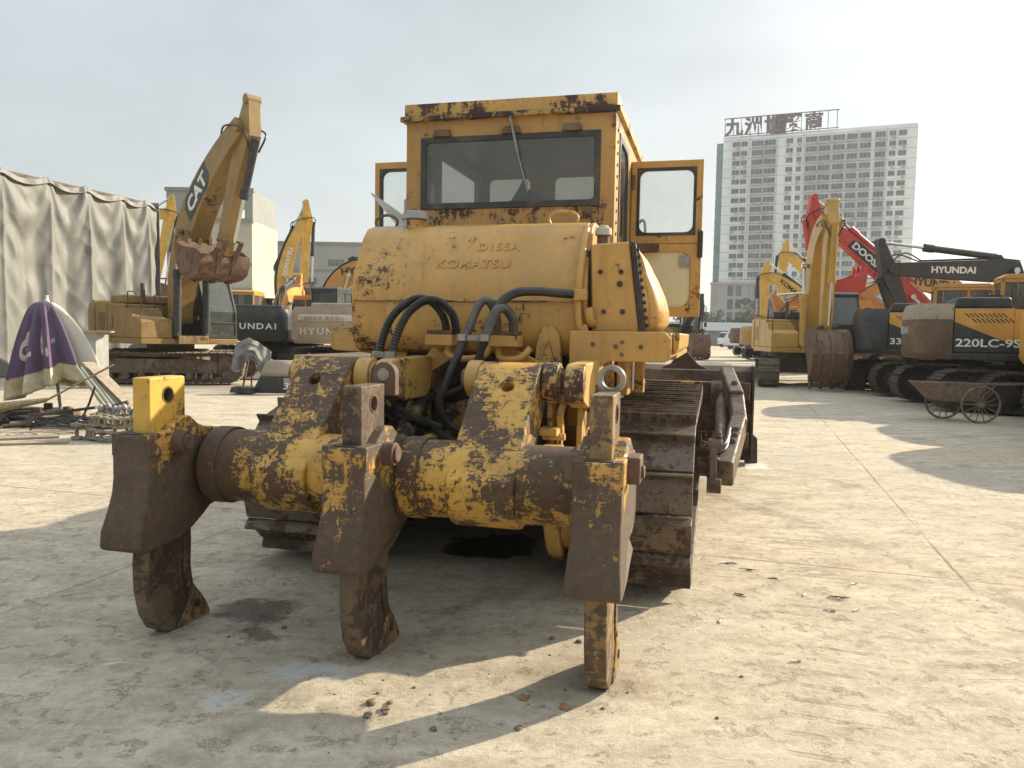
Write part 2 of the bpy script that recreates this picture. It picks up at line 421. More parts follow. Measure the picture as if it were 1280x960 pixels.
TRIPLE = [(-.47, 0), (-.46, .045), (-.38, .045), (-.34, .014), (-.04, .014), (0, .036), (.05, .036), (.09, .014), (.36, .014), (.40, .036), (.46, .036), (.5, -.004), (-.45, -.01)]

# ------------------------------------------------------------------ the bulldozer
def circle2(cx, cy, r, a0, a1, n):
    return [(cx + r * cos(radians(a0 + (a1 - a0) * i / n)), cy + r * sin(radians(a0 + (a1 - a0) * i / n))) for i in range(n + 1)]

def bulldozer():
    T = empty('bulldozer', (-.24, 4.87, 0), radians(-14.5))
    tag(T, 'old yellow bulldozer seen from behind, its three-shank ripper lowered and both cab doors open', 'bulldozer')
    # --- tracks
    for s in (-1, 1):
        P = stadium(0, 3.28, .53, .52, .445, .43)
        mb = MB(); track_shoes(mb, P, 40, *( (.77, 1.38) if s > 0 else (-1.38, -.77)), GROUSER, bolts=True)
        tr = mb.build('track', 'track', T, bevel=.004, seg=1)
        w = MB()
        cx = 1.075 * s
        w.cyl((cx - .05, 0, .53), (cx + .05, 0, .53), .385, n=32)
        for k in range(13):
            a = 2 * pi * k / 13
            w.bar((cx, .36 * cos(a), .53 + .36 * sin(a)), (cx, .44 * cos(a), .53 + .44 * sin(a)), .09, .11, up=(0, -sin(a), cos(a)))
        w.cyl((cx - .16, 0, .53), (cx + .16 , 0, .53), .2, n=24)
        w.build('sprocket', 'rustsolid', tr, bevel=.006)
        w = MB(); w.cyl((cx - .09, 3.28, .52), (cx + .09, 3.28, .52), .37, n=32); w.cyl((cx - .15, 3.28, .52), (cx + .15, 3.28, .52), .12)
        w.build('idler', 'rustsolid', tr, bevel=.006)
        for k in range(6):
            w = MB(); y = .55 + k * .44
            w.cyl((cx - .13, y, .29), (cx + .13, y, .29), .125, n=20); w.cyl((cx - .2, y, .29), (cx + .2, y, .29), .07)
            w.build('track_roller', 'rustsolid', tr)
        w = MB()
        w.prism([(.35, .38), (2.9, .38), (3.1, .46), (3.1, .62), (2.6, .72), (.5, .72), (.35, .6)], 0, cx - .17, cx + .17)
        w.box(cx - .24, cx + .24, .5, 2.75, .34, .40)
        for y in (1.1, 2.1): w.box(cx - .06, cx + .06, y - .06, y + .06, .7, .88)
        w.build('track_frame', 'dzrusty', tr, bevel=.01)
        w = MB()
        for y in (1.1, 2.1): w.cyl((cx - .14, y, .88), (cx + .14, y, .88), .08)
        w.build('carrier_roller', 'rustsolid', tr)
        # final drive case
        w = MB(); w.cyl((s * .62, 0, .56), (s * .80, 0, .56), .40, .33, n=32); w.cyl((s * .55, 0, .56), (s * .64, 0, .56), .44, n=32)
        w.cyl((s * 1.30, 0, .53), (s * 1.36, 0, .53), .17, .12, n=20)
        w.build('final_drive', 'dzrusty', T, bevel=.012)
    # --- rear case and frame
    m = MB()
    m.box(-.60, .60, .04, 1.2, .50, 1.30)
    m.box(-.52, .52, -.10, .06, .56, 1.06)
    for x in (-.5, -.25, .25, .5): m.box(x - .02, x + .02, -.16, .03, .54, 1.24)
    m.box(-.56, .56, -.17, .0, .52, .58)
    m.box(-.62, .62, .0, .3, 1.20, 1.28)
    m.cyl((0, -.14, .9), (0, -.05, .9), .19, n=28); m.cyl((0, -.18, .9), (0, -.1, .9), .1, n=20)
    for k in range(10):
        a = 2 * pi * k / 10; m.cyl((.16 * cos(a), -.165, .9 + .16 * sin(a)), (.16 * cos(a), -.13, .9 + .16 * sin(a)), .014, n=6)
    m.build('transmission_case', 'greasy_shade', T, bevel=.01)
    m = MB()
    m.box(-.70, .70, -.03, .2, 1.06, 1.365)  # box enlarged and kept black to stand for deep shade under the tank
    for k in range(9): m.cyl((-.5 + k * .12, -.1, 1.18 + .04 * sin(k * 2)), (-.46 + k * .12, -.02, 1.2), .035, n=10)
    m.tube(spline([(-.5, -.12, 1.15), (-.2, -.2, 1.1), (.1, -.15, 1.2), (.5, -.12, 1.12)]), .02)
    m.tube(spline([(-.4, -.12, .75), (-.1, -.24, .85), (.2, -.2, 1.0), (.45, -.12, 1.2)]), .022)
    m.build('valve_bank_and_shade', 'black', T, bevel=.005)
    m = MB()
    m.box(-.72, .72, .3, 3.4, .72, 1.34); m.box(-.62, .62, 3.0, 4.1, .5, 1.9)
    m.build('main_frame', 'greasy_shade', T, bevel=.015)
    # ripper mounting posts and links, right and left
    for s in (-1, 1):
        x = s * .70 - .02
        m = MB()
        m.box(x - .10, x + .10, -.52, -.16, 1.12, 1.24)          # top box
        m.box(x - .10, x - .07, -.50, -.1, .50, 1.13); m.box(x + .065, x + .10, -.50, -.1, .50, 1.13)
        m.box(x - .07, x + .065, -.44, -.1, .84, .87); m.box(x - .07, x + .065, -.2, -.12, .50, 1.13)
        m.box(x - .16, x + .16, -.5, -.1, .46, .52)
        m.build('ripper_bracket', 'dzrusty', T, bevel=.008)
        m = MB()
        for zz in (1.15, 1.21): m.cyl((x - .12, -.46, zz), (x + .14, -.46, zz), .022, n=6)
        m.cyl((x + .1, -.44, 1.18), (x + .17, -.44, 1.18), .05, n=16)
        m.box(x + .12, x + .19, -.50, -.40, 1.08, 1.2)
        m.cyl((x + .03, -.56, .62), (x + .03, -.48, .62), .03, n=6); m.cyl((x + .03, -.56, .75), (x + .03, -.48, .75), .03, n=6)
        m.build('bracket_bolt', 'rustsolid', T, bevel=.004)
        # lift cylinder, low behind the beam to the top of the case
        c = MB(); c.cyl((s * .20, -.9, .75), (s * .24, -.2, 1.2), .055, n=20); c.cyl((s * .2, -.9, .75), (s * .185, -1.1, .62), .03, n=14)
        c.build('lift_cylinder', 'greasy_shade', T)
        c = MB(); c.bar((s * .62, -.15, .6), (s * .6, -1.15, .66), .1, .14); c.bar((s * .36, -.15, .6), (s * .38, -1.15, .66), .08, .14)
        c.build('lower_link', 'greasy_shade', T, bevel=.01)
    # --- ripper beam
    m = MB(); R = .185
    m.cyl((-1.02, -1.19, .80), (.98, -1.19, .80), R, n=48)
    for x in (-.96, .10, .92): m.cyl((x - .05, -1.19, .80), (x + .05, -1.19, .80), R + .012, n=48)
    m.build('ripper_beam', 'beam', T, bevel=.006)
    # --- ripper arms
    for s, x0, x1 in ((-1, -.705, -.405), (1, .30, .625)):
        prof = [(-1.19 + (R + .028) * cos(radians(a)), .80 + (R + .028) * sin(radians(a))) for a in range(35, -166, -12)]
        # rear line rises to the top pin
        prof = circle2(-1.19, .80, R + .028, 170, 385, 18)
        up = [(-.87, 1.02), (-.70, 1.18)] + circle2(-.80, 1.27, .085, -20, 100, 6) + [(-.885, 1.335), (-.97, 1.27)]
        m = MB()
        m.prism(list(prof) + up, 0, x0, x1)
        a = m.build('ripper_arm', 'beam', T, bevel=.012)
        m = MB()
        xm = (x0 + x1) / 2
        # front slanted wear plate and hole boss
        d = V((0, .42, .46)).normalized(); nrm = V((0, -d.z, d.y))
        q = V((xm + (.02 if s > 0 else -.02), -.955, 1.205)) + nrm * .028
        m.cyl(q - nrm * .012, q + nrm * .008, .042, n=20, hole=.032)
        m.build('hole_rim', 'rustsolid', a)
        hc = MB(); hc.cyl(q - nrm * .15, q + nrm * .05, .031, n=20); cut(a, hc)
        # pin bosses at the top
        for xs, xe in ((x0 - .075, x0 - .002), (x1 + .002, x1 + .085)):
            m = MB(); m.cyl((xs, -.80, 1.26), (xe, -.80, 1.26), .10, n=28)
            m.cyl((xs - .012, -.80, 1.26), (xe + .012, -.80, 1.26), .078, n=28)
            m.build('pin_boss', 'dzrusty', a, bevel=.008)
        m = MB(); m.cyl((x0 - .11, -.80, 1.26), (x1 + .12, -.80, 1.26), .052, n=20)
        for k in range(4):
            aa = pi / 4 + k * pi / 2
            m.cyl((x1 + .10, -.80 + .06 * cos(aa), 1.26 + .06 * sin(aa)), (x1 + .135, -.80 + .06 * cos(aa), 1.26 + .06 * sin(aa)), .016, n=6)
        m.build('pin', 'rustsolid', a, bevel=.004)
        # link from the arm pin forward to the machine
        lx = x1 + .17 if s > 0 else x1 + .17
        m = MB(); m.prism([(-.88, 1.17)] + circle2(-.80, 1.26, .095, 200, 90, 6) + [(-.3, 1.36), (-.12, 1.30), (-.12, 1.10), (-.3, 1.12), (-.7, 1.12)], 0, lx - .05, lx + .05)
        m.build('upper_link', 'dzrusty', a, bevel=.01)
        m = MB(); m.cyl((lx - .07, -.22, 1.2), (lx + .07, -.22, 1.2), .07, n=24, hole=.035); m.build('link_eye', 'rustsolid', a)
        # twisted tie plate hanging beside the arm
        m = MB()
        zig = [(-.62, 1.2), (-.64, 1.13), (-.72, 1.08), (-.68, .98), (-.75, .9), (-.72, .82), (-.80, .76)]
        m.prism([(y - .02, z) for y, z in zig] + [(y + .03, z) for y, z in reversed(zig)], 0, x1 + .055, x1 + .085)
        m.box(x1 + .0, x1 + .10, -.86, -.74, .88, .93); m.box(x1 + .0, x1 + .09, -.9, -.8, .99, 1.03)
        m.cyl((x1 + .0, -.78, .86), (x1 + .12, -.78, .86), .02, n=6); m.cyl((x1 + .0, -.82, .98), (x1 + .12, -.82, .98), .02, n=6)
        m.build('tie_plate', 'dzrusty', a, bevel=.003)
    # --- three shank holders with shanks
    for i, (x, hm, sm, smu) in enumerate(((-1.135, 'holder', 'shank', 'shankY'), (-.055, 'holder', 'shank', 'shank'), (1.035, 'holder', 'shankB', 'shankB'))):
        hp = [(-1.69, 1.0), (-1.60, 1.0), (-1.55, 1.01), (-1.50, 1.05), (-1.44, 1.075), (-1.38, 1.07), (-1.33, 1.03), (-1.25, 1.0), (-1.19, .995), (-1.10, .98), (-1.0, .9),
              (-1.0, .68), (-1.06, .62), (-1.16, .595), (-1.22, .585), (-1.30, .555), (-1.38, .51), (-1.50, .475), (-1.66, .465), (-1.74, .465), (-1.765, .485), (-1.76, .56), (-1.725, .65), (-1.70, .73), (-1.69, .80)]
        m = MB(); m.prism(hp, 0, x - .100, x + .100)
        # flare: rebuild widths per vertex
        for v in m.v:
            k = 1.0
            if v.z < .70 and v.y < -1.25: k = 1 + .14 * min(1, max(0, (.70 - v.z) / .16)) * min(1, max(0, (-1.2 - v.y) / .3))
            if v.y > -1.28: k *= .93
            v.x = x + (v.x - x) * k
        # split end caps into strips so they shade well
        h = m.build('shank_holder', hm, T, bevel=.026, seg=3, smooth=50)
        # top socket lip
        m = MB(); m.box(x - .105, x - .052, -1.685, -1.36, .90, 1.008); m.box(x + .052, x + .105, -1.685, -1.36, .90, 1.008)
        m.build('socket_lip', hm, h, bevel=.008)
        m = MB(); m.box(x - .06, x + .06, -1.66, -1.34, .98, 1.0045); m.build('socket', 'black', h)
        for sd in (-1, 1):
            m = MB()
            px = x + sd * .105
            if i < 2:
                m.cyl((px - sd * .02, -1.49, .955), (px + sd * .055, -1.49, .955), .056, .052, n=24)
                m.cyl((px + sd * .05, -1.49, .955), (px + sd * .068, -1.49, .955), .036, n=20)
            else:
                m.box(min(px - sd * .02, px + sd * .05), max(px - sd * .02, px + sd * .05), -1.56, -1.42, .90, 1.01)
                m.cyl((px + sd * .045, -1.50, .945), (px + sd * .065, -1.50, .945), .028, n=16)
                m.cyl((px - sd * .0, -1.575, .945), (px - sd * .0, -1.555, .945), .024, n=14)
            m.build('retaining_pin', 'rustsolid', h, bevel=.006)
        # shank
        dz = (.0, .0, .0)[i]
        sp = [(-1.61, 1.262), (-1.36, 1.262), (-1.37, .42), (-1.395, .30), (-1.37, .20), (-1.31, .13), (-1.28, .09),
              (-1.33, .02), (-1.42, .002), (-1.49, .004), (-1.55, .04), (-1.60, .12), (-1.63, .24), (-1.635, .38), (-1.612, .55), (-1.61, .70)]
        m = MB(); m.prism(sp, 0, x - .047, x + .047)
        m2 = m.build('ripper_shank', sm, T, bevel=.010)
        hc = MB(); hc.cyl((x - .2, -1.485, 1.178), (x + .2, -1.485, 1.178), .036, n=28); cut(m2, hc)
        # paint differs above the holder: separate sleeve-free upper bar
        if smu != sm:
            m = MB(); m.prism([(-1.6125, 1.265), (-1.3575, 1.265), (-1.3575, .97), (-1.6125, .97)], 0, x - .0485, x + .0485)
            st_ = m.build('shank_top', smu, m2, bevel=.010); st_.parent = T; cut(st_, hc); st_.parent = m2
        for sd in (-1, 1):
            px = x + sd * .0475; m = MB(); m.cyl((px - sd * .02, -1.485, 1.178), (px + sd * .0025, -1.485, 1.178), .041, n=24, hole=.035); m.build('hole_rim', 'rustsolid', m2)
        m = MB()  # wear guard on the leading edge
        m.prism([(-1.385, .56), (-1.335, .56), (-1.332, .42), (-1.338, .30), (-1.32, .20), (-1.27, .14), (-1.295, .115), (-1.355, .17), (-1.385, .26), (-1.388, .39)], 0, x - .056, x + .056)
        m.cyl((x - .062, -1.36, .50), (x + .062, -1.36, .50), .018, n=14)
        m.cyl((x - .062, -1.345, .20), (x + .062, -1.345, .20), .018, n=14)
        m.build('shank_guard', sm, m2, bevel=.005)
        m = MB()  # tooth
        m.prism([(-1.44, .006), (-1.38, .075), (-1.32, .165), (-1.265, .14), (-1.215, .07), (-1.185, .01), (-1.20, -.008), (-1.25, -.006), (-1.36, -.004)], 0, x - .058, x + .058)
        m.build('ripper_tooth', 'shankB', m2, bevel=.008)
        m = MB(); m.cyl((x - .064, -1.295, .085), (x + .064, -1.295, .085), .020, n=14); m.build('tooth_pin', 'black', m2)
        if i == 2:   # lifting eye behind the top of the right shank
            m = MB(); m.cyl((x - .0 - .03, -1.33, 1.31), (x + .0 + .03, -1.33, 1.31), .062, n=28, hole=.036)
            mm = MB(); c0 = V((x + .0, -1.31, 1.31))
            mm.cyl(c0 + V((0, -.025, 0)), c0 + V((0, .025, 0)), .063, n=28, hole=.038)
            mm.build('lifting_eye', 'steel', m2, bevel=.005)
            mm = MB(); mm.cyl(c0 + V((0, 0, -.06)), c0 + V((0, 0, -.14)), .03, n=12); mm.build('eye_stem', 'rustsolid', m2)
        if i == 1:
            mm = MB(); c0 = V((x + .02, -1.30, 1.30))
            mm.prism([(x - .04, 1.2)] + circle2(x + .02, 1.30, .06, 180, 0, 10) + [(x + .08, 1.2)], 1, -1.32, -1.27)
            mm.build('lug', 'rustsolid', m2, bevel=.006)
            mm = MB(); mm.cyl((x + .02, -1.325, 1.30), (x + .02, -1.318, 1.30), .03, n=16); mm.build('lug_hole', 'steel', m2)
    # --- fuel tank
    prof = [(-.16, 1.44), (-.18, 1.50), (-.19, 1.75), (-.15, 1.88), (-.03, 2.10), (.04, 2.17), (.14, 2.20), (.68, 2.20), (.70, 2.18), (.70, 1.40), (.66, 1.37), (-.05, 1.37), (-.12, 1.39)]
    m = MB(); m.prism(prof, 0, -.765, .70)
    tank = m.build('fuel_tank', 'dz', T, bevel=.035, seg=4, smooth=60)
    m = MB()
    m.prism([(y - .006, z) for y, z in ((-.190, 1.690), (-.1955, 1.694), (-.190, 1.700))] + [(-.15, 1.700), (-.15, 1.690)], 0, -.745, .655)
    m.build('tank_seam', 'dzrusty', tank)
    m = MB()  # curved end cap and pipe, right
    m.prism([(y * 1.0 + .004, z) for y, z in prof], 0, .703, .735); m.build('end_cap', 'dz', tank, bevel=.012, seg=3)
    m = MB()
    m.tube(spline([(.70, -.02, 2.14), (.70, -.12, 2.02), (.695, -.20, 1.85), (.69, -.215, 1.7), (.70, -.215, 1.56), (.73, -.20, 1.5)]), .022, n=14)
    m.tube(spline([(.75, -.20, 1.66), (.76, -.2, 1.6), (.77, -.17, 1.57), (.80, -.05, 1.57)]), .028)
    m.tube(spline([(.72, -.20, 1.56), (.735, -.2, 1.5), (.76, -.15, 1.475), (.80, -.05, 1.475)]), .028)
    m.build('tank_pipe', 'dz', tank)
    m = MB(); m.box(.665, .745, -.26, -.19, 1.70, 1.765); m.build('pipe_clamp', 'dz', tank, bevel=.006)
    m = MB()  # filler neck
    m.cyl((-.46, .12, 2.16), (-.46, .12, 2.235), .062, n=20); m.build('filler_neck', 'dz', tank, bevel=.004)
    m = MB(); m.cyl((-.46, .12, 2.236), (-.46, .12, 2.29), .092, .075, n=14); m.bar((-.50, .06, 2.18), (-.50, .05, 2.36), .02, .012); m.bar((-.49, .03, 2.17), (-.47, .0, 2.08), .03, .012)
    m.build('filler_cap', 'grey', tank, bevel=.006)
    for x0, x1, y, mt in ((.42, .57, .30, 'dzrusty'), (-.80, -.68, .30, 'rustsolid')):
        m = MB(); m.tube(spline([(x0, y, 2.20), (x0 - .02, y, 2.26), (x0 + .03, y, 2.295), (x1 - .03, y, 2.295), (x1 + .02, y, 2.26), (x1, y, 2.20)], 5), .010, n=8); m.build('grab_handle', mt, tank)
    m = MB(); m.prism([(.44, 1.31), (.60, 1.31), (.60, 1.36), (.585, 1.50), (.55, 1.55), (.49, 1.55), (.455, 1.50), (.44, 1.36)], 1, -.215, -.185)
    m.prism([(.475, 1.33), (.565, 1.33), (.52, 1.47)], 1, -.235, -.21)
    m.build('tank_foot', 'dzrusty', tank, bevel=.006)
    ty = -.1975
    text('faded_lettering', 'D155A', .078, 'ghost', tank, (.03, -.083, 2.010), (1, 0, 0), (0, .12, .22), .0015, .006, sx=1.2)
    text('faded_lettering', 'KOMATSU', .085, 'ghost', tank, (-.22, -.146, 1.900), (1, 0, 0), (0, .12, .22), .0015, .006, sx=1.2)
    # --- tank brackets / fenders
    m = MB(); m.prism([(.665, .98), (.665, 1.525), (1.20, 1.525), (1.235, 1.49), (1.235, 1.375), (1.20, 1.355), (.90, 1.355), (.86, 1.34), (.835, 1.30), (.83, 1.2), (.82, .98)], 1, -.32, -.285)
    m.build('fender_bracket', 'dz', T, bevel=.006)
    m = MB(); m.box(1.20, 1.236, -.285, .35, 1.38, 1.52)
    m.prism([(1.236, 1.44), (1.25, 1.40), (1.275, 1.43), (1.28, 1.522), (1.236, 1.522)], 1, -.25, 1.5); m.build('fender_end', 'dz', T, bevel=.01)
    m = MB(); m.box(.78, 1.24, .36, 2.4, 1.40, 1.43); m.box(1.20, 1.24, .36, 2.4, 1.36, 1.40); m.build('fender', 'dz', T, bevel=.008)
    m = MB(); m.box(-1.34, -.78, .1, 2.9, 1.28, 1.33); m.box(-1.34, -1.30, .1, 2.9, 1.20, 1.28); m.build('fender', 'dz', T, bevel=.008)
    m = MB(); m.prism([(-.98, 1.39), (-.98, 1.50), (-.965, 1.525), (-.44, 1.525), (-.44, 1.22), (-.52, 1.22), (-.56, 1.31), (-.62, 1.355), (-.95, 1.375)], 1, -.05, .0)
    m.build('fender_bracket', 'dzrusty', T, bevel=.006)
    m = MB()   # panelled case under the bracket: yellow ribbed sides
    for k in range(3): m.box(.70 + k * .085, .772 + k * .085, .05 + k * .10, .35 + k * .1, .80 if k < 1 else 1.12, 1.34)
    m.box(.96, 1.02, .5, .62, 1.12, 1.40)
    m.build('side_case', 'dz', T, bevel=.008)
    # --- hydraulic tank, its gasket and side cover
    m = MB(); m.prism([(.765, 1.52), (.75, 2.03), (.80, 2.035), (.975, 2.045), (1.045, 1.52)], 1, -.16, .55)
    ht = m.build('hydraulic_tank', 'dz', T, bevel=.014, seg=3)
    m = MB(); m.prism([(.978, 2.05), (1.012, 2.03), (1.085, 1.50), (1.048, 1.50)], 1, -.175, -.12); m.build('gasket', 'black', ht, bevel=.004)
    m = MB()
    for k in range(12):
        t = k / 11; x = 1.0 + .073 * t + .012; z = 2.0 - .48 * t
        m.cyl((x, -.150, z), (x + .018, -.150, z), .011, n=6)
    m.build('flange_bolt', 'black', ht)
    m = MB()
    for k in range(5): pass
    secs = []
    outl = [(0, 1.0), (.5, .97), (1, .86)]
    # side cover bulges out then closes at the bottom: loft along y
    def cov(y, sc):
        base = [(1.015, 2.01), (1.05, 1.95), (1.10, 1.86), (1.15, 1.75), (1.175, 1.66), (1.175, 1.58), (1.14, 1.54), (1.09, 1.52)]
        return [(1.0 + (x - 1.0) * sc if x > 1.05 else x, y, z) for x, z in base]
    S = [cov(-.145, .55), cov(-.12, .82), cov(-.05, .95), cov(.15, 1.0), cov(.5, 1.0), cov(.62, .8)]
    vs = [p for s_ in S for p in s_]; nn = 8
    fs = [(i * nn + k, (i + 1) * nn + k, (i + 1) * nn + k + 1, i * nn + k + 1) for i in range(5) for k in range(7)]
    m.addv(vs, fs); m.addv(S[0], [tuple(reversed(range(8)))]); m.addv(S[-1], [tuple(range(8))])
    cv = m.build('side_cover', 'dz', ht, smooth=50)
    so = cv.modifiers.new('thick', 'SOLIDIFY'); so.thickness = .01; so.offset = -1
    m = MB(); m.cyl((.80, .0, 2.02), (.80, .0, 2.11), .038, n=18); m.build('neck', 'rustsolid', ht)
    m = MB(); m.cyl((.80, .0, 2.10), (.80, .0, 2.145), .052, .048, n=12); m.cyl((.80, .0, 2.14), (.80, .0, 2.16), .03, n=12); m.build('filler_cap', 'cardboard', ht, bevel=.006)
    m = MB()
    for x, z, r in ((.925, 1.80, .018), (.835, 1.64, .014), (.945, 1.64, .015), (.81, 1.87, .014), (.93, 1.87, .014)): m.cyl((x, -.17, z), (x, -.155, z), r, n=12)
    m.build('plug', 'black', ht)
    m = MB()
    for x, z, r in ((.80, 1.45, .013), (.93, 1.44, .014), (.965, 1.465, .011), (1.07, 1.44, .013), (.965, 1.395, .011)): m.cyl((x, -.33, z), (x, -.315, z), r, n=8)
    m.build('bracket_bolt', 'rustsolid', T)
    m = MB(); m.box(.72, .78, -.1, .4, 1.5, 2.0); m.box(.70, 1.05, -.2, .5, 1.49, 1.518); m.build('tank_gap', 'black', T)
    # --- A-frame under the tank and hose manifolds
    m = MB(); m.bar((-.02, -.24, 1.41), (-.30, -.24, 1.24), .05, .07); m.bar((.22, -.24, 1.41), (.66, -.24, 1.22), .05, .08)
    m.bar((-.15, -.24, 1.40), (-.50, -.2, 1.05), .04, .06)
    m.build('tank_support', 'dz', T, bevel=.006)
    for x0 in (-.185, .205):
        m = MB(); m.box(x0, x0 + .17, -.40, -.25, 1.425, 1.49); mf = m.build('hose_manifold', 'dz', T, bevel=.006)
        m = MB(); m.box(x0 + .01, x0 + .165, -.395, -.27, 1.492, 1.515); m.build('manifold_flange', 'rustsolid', mf, bevel=.004)
    m = MB(); m.tube(spline([(-.06, -.33, 1.43), (-.05, -.35, 1.37), (.05, -.36, 1.35), (.16, -.34, 1.37), (.2, -.33, 1.42)]), .02)
    m.tube(spline([(.25, -.33, 1.43), (.27, -.36, 1.36), (.38, -.36, 1.36), (.44, -.33, 1.42)]), .02); m.build('steel_pipe', 'dz', T)
    # hoses
    def hose(pts, r, ribbed=False, mat='hose'):
        P = spline([(x, y, z) for x, y, z in pts], 14 if not ribbed else 40)
        m = MB()
        if ribbed: m.tube(P, r, n=12, rf=lambda i: r * (1.0 if i % 4 < 2 else .86))
        else: m.tube(P, r, n=14)
        return m.build('hydraulic_hose', mat, T, smooth=60 if not ribbed else 25)
    hose([(-.06, -.36, 1.50), (-.08, -.38, 1.60), (-.14, -.42, 1.68), (-.23, -.46, 1.69), (-.33, -.52, 1.60), (-.385, -.56, 1.45), (-.40, -.60, 1.26), (-.37, -.62, 1.10), (-.28, -.58, 1.01), (-.18, -.52, .97), (-.11, -.46, .93)], .0255, True)
    hose([(.0, -.36, 1.50), (-.01, -.40, 1.60), (-.07, -.45, 1.675), (-.15, -.5, 1.68), (-.23, -.56, 1.60), (-.285, -.60, 1.45), (-.305, -.64, 1.26), (-.27, -.66, 1.12), (-.20, -.62, 1.03), (-.12, -.55, .99), (-.07, -.46, .95)], .0255, True)
    hose([(.25, -.36, 1.50), (.25, -.40, 1.60), (.215, -.44, 1.685), (.165, -.46, 1.66), (.11, -.50, 1.50), (.09, -.50, 1.45)], .024, mat='wrap')
    hose([(.09, -.50, 1.45), (.05, -.54, 1.33), (.0, -.56, 1.20), (-.03, -.56, 1.10), (.0, -.54, 1.0), (.08, -.50, .93), (.18, -.46, .90)], .025)
    hose([(.345, -.36, 1.50), (.35, -.40, 1.58), (.32, -.46, 1.64), (.28, -.5, 1.63), (.245, -.52, 1.54), (.225, -.54, 1.46)], .027, mat='wrap')
    hose([(.225, -.54, 1.46), (.205, -.55, 1.40), (.19, -.55, 1.30), (.18, -.52, 1.20), (.18, -.46, 1.1)], .026, True)
    hose([(.27, -.50, 1.62), (.31, -.46, 1.69), (.38, -.42, 1.735), (.48, -.34, 1.745), (.58, -.28, 1.74), (.67, -.25, 1.735)], .026)
    hose([(-.1, -.5, .95), (.0, -.6, .93), (.12, -.7, .90), (.22, -.8, .88)], .022)
    hose([(-.52, -.62, .93), (-.35, -.66, .86), (-.2, -.6, .87), (-.05, -.5, .92)], .02, mat='dzrusty')
    for x, y, z in ((-.395, -.59, 1.37), (-.300, -.63, 1.37), (.085, -.5, 1.475), (.222, -.54, 1.475)):
        m = MB(); m.cyl((x, y, z - .02), (x, y, z + .02), .034, n=16); m.build('hose_clamp', 'steel', T, bevel=.003)
    m = MB(); m.bar((-.395, -.60, 1.37), (-.30, -.63, 1.37), .02, .03); m.bar((.085, -.5, 1.475), (.222, -.54, 1.475), .02, .03); m.build('clamp_bridge', 'steel', T)
    # --- cab
    cab_x0, cab_x1, cr, cf = -.785, .765, .75, 2.55
    cab = MB()
    cab.ring_plate((cab_x0, cab_x1, 1.5, 3.06), (-.66, .655, 2.415, 2.915), .03, 1, cr, cr + .03)
    cab.ring_plate((cr + .03, 1.80, 1.5, 3.06), (.98, 1.52, 1.98, 2.93), .12, 0, cab_x1 - .03, cab_x1)
    cab.ring_plate((cr + .03, 1.45, 1.5, 3.06), (.92, 1.34, 2.1, 2.93), .1, 0, cab_x0, cab_x0 + .03)
    cab.box(cab_x1 - .05, cab_x1, 2.42, 2.55, 1.4, 3.06); cab.box(cab_x0, cab_x0 + .05, 2.42, 2.55, 1.4, 3.06)
    cab.box(cab_x1 - .03, cab_x1, 1.8, 2.42, 2.93, 3.06); cab.box(cab_x0, cab_x0 + .03, 1.45, 2.42, 2.93, 3.06)
    cab.ring_plate((cab_x0 + .05, -.15, 1.4, 3.06), (-.66, -.26, 1.9, 2.97), .05, 1, cf - .03, cf)
    cab.ring_plate((-.15, cab_x1 - .05, 1.4, 3.06), (-.02, .62, 2.35, 2.97), .05, 1, cf - .03, cf)
    cab.box(cab_x0, cab_x1, cr + .03, cf - .03, 1.36, 1.42)
    cb = cab.build('cab', 'dzcab', T, bevel=.006)
    m = MB(); m.box(cab_x0 - .01, cab_x1 + .01, cr - .02, 2.72, 3.065, 3.17); m.prism([(cab_x0 - .035, 3.045), (cab_x0 - .035, 3.06), (cab_x0 - .0, 3.075), (cab_x1 + .03, 3.075), (cab_x1 + .03, 3.055), (cab_x1, 3.04), (cab_x0, 3.04)], 1, cr - .04, 2.74)
    rf = m.build('roof', 'dzrusty', cb, bevel=.01)
    m = MB(); m.box(cab_x0 - .036, cab_x1 + .031, cr - .043, cr - .022, 3.04, 3.078); m.build('roof_gutter', 'gutter', cb, bevel=.006)
    m = MB(); m.box(cab_x0 + .04, cab_x1 - .04, cr + .04, cf - .04, 3.02, 3.036); m.build('headliner', 'black', cb)
    m = MB()
    m.ring_plate((-.668, .662, 2.405, 2.925), (-.625, .62, 2.45, 2.885), .03, 1, cr - .012, cr + .02); m.build('window_seal', 'rubber', cb, bevel=.004)
    m = MB(); m.box(-.65, .64, cr - .002, cr + .004, 2.42, 2.91); m.build('rear_window', 'glass', cb)
    m = MB(); m.ring_plate((.96, 1.54, 1.96, 2.95), (1.0, 1.50, 2.0, 2.91), .11, 0, cab_x1 - .02, cab_x1 + .008); m.build('window_seal', 'rubber', cb)
    m = MB(); m.box(cab_x1 - .012, cab_x1 - .006, .97, 1.53, 1.97, 2.94); m.build('side_window', 'glassd', cb)
    m = MB(); m.box(cab_x0 + .01, cab_x0 + .016, .91, 1.35, 2.09, 2.94); m.build('side_window', 'glassd', cb)
    m = MB(); m.box(-.67, -.25, cf - .018, cf - .012, 1.89, 2.98); m.build('front_window', 'glassd', cb)
    m = MB(); m.box(-.03, .63, cf - .018, cf - .012, 2.34, 2.98); m.build('front_window', 'glassd', cb)
    m = MB()
    for x in (-.50, .02, .46): m = MB(); m.prism([(x - .07, 2.925), (x + .07, 2.925), (x + .055, 2.975), (x - .055, 2.975)], 1, cr - .035, cr - .001); m.build('window_hinge', 'rustsolid', cb, bevel=.006)
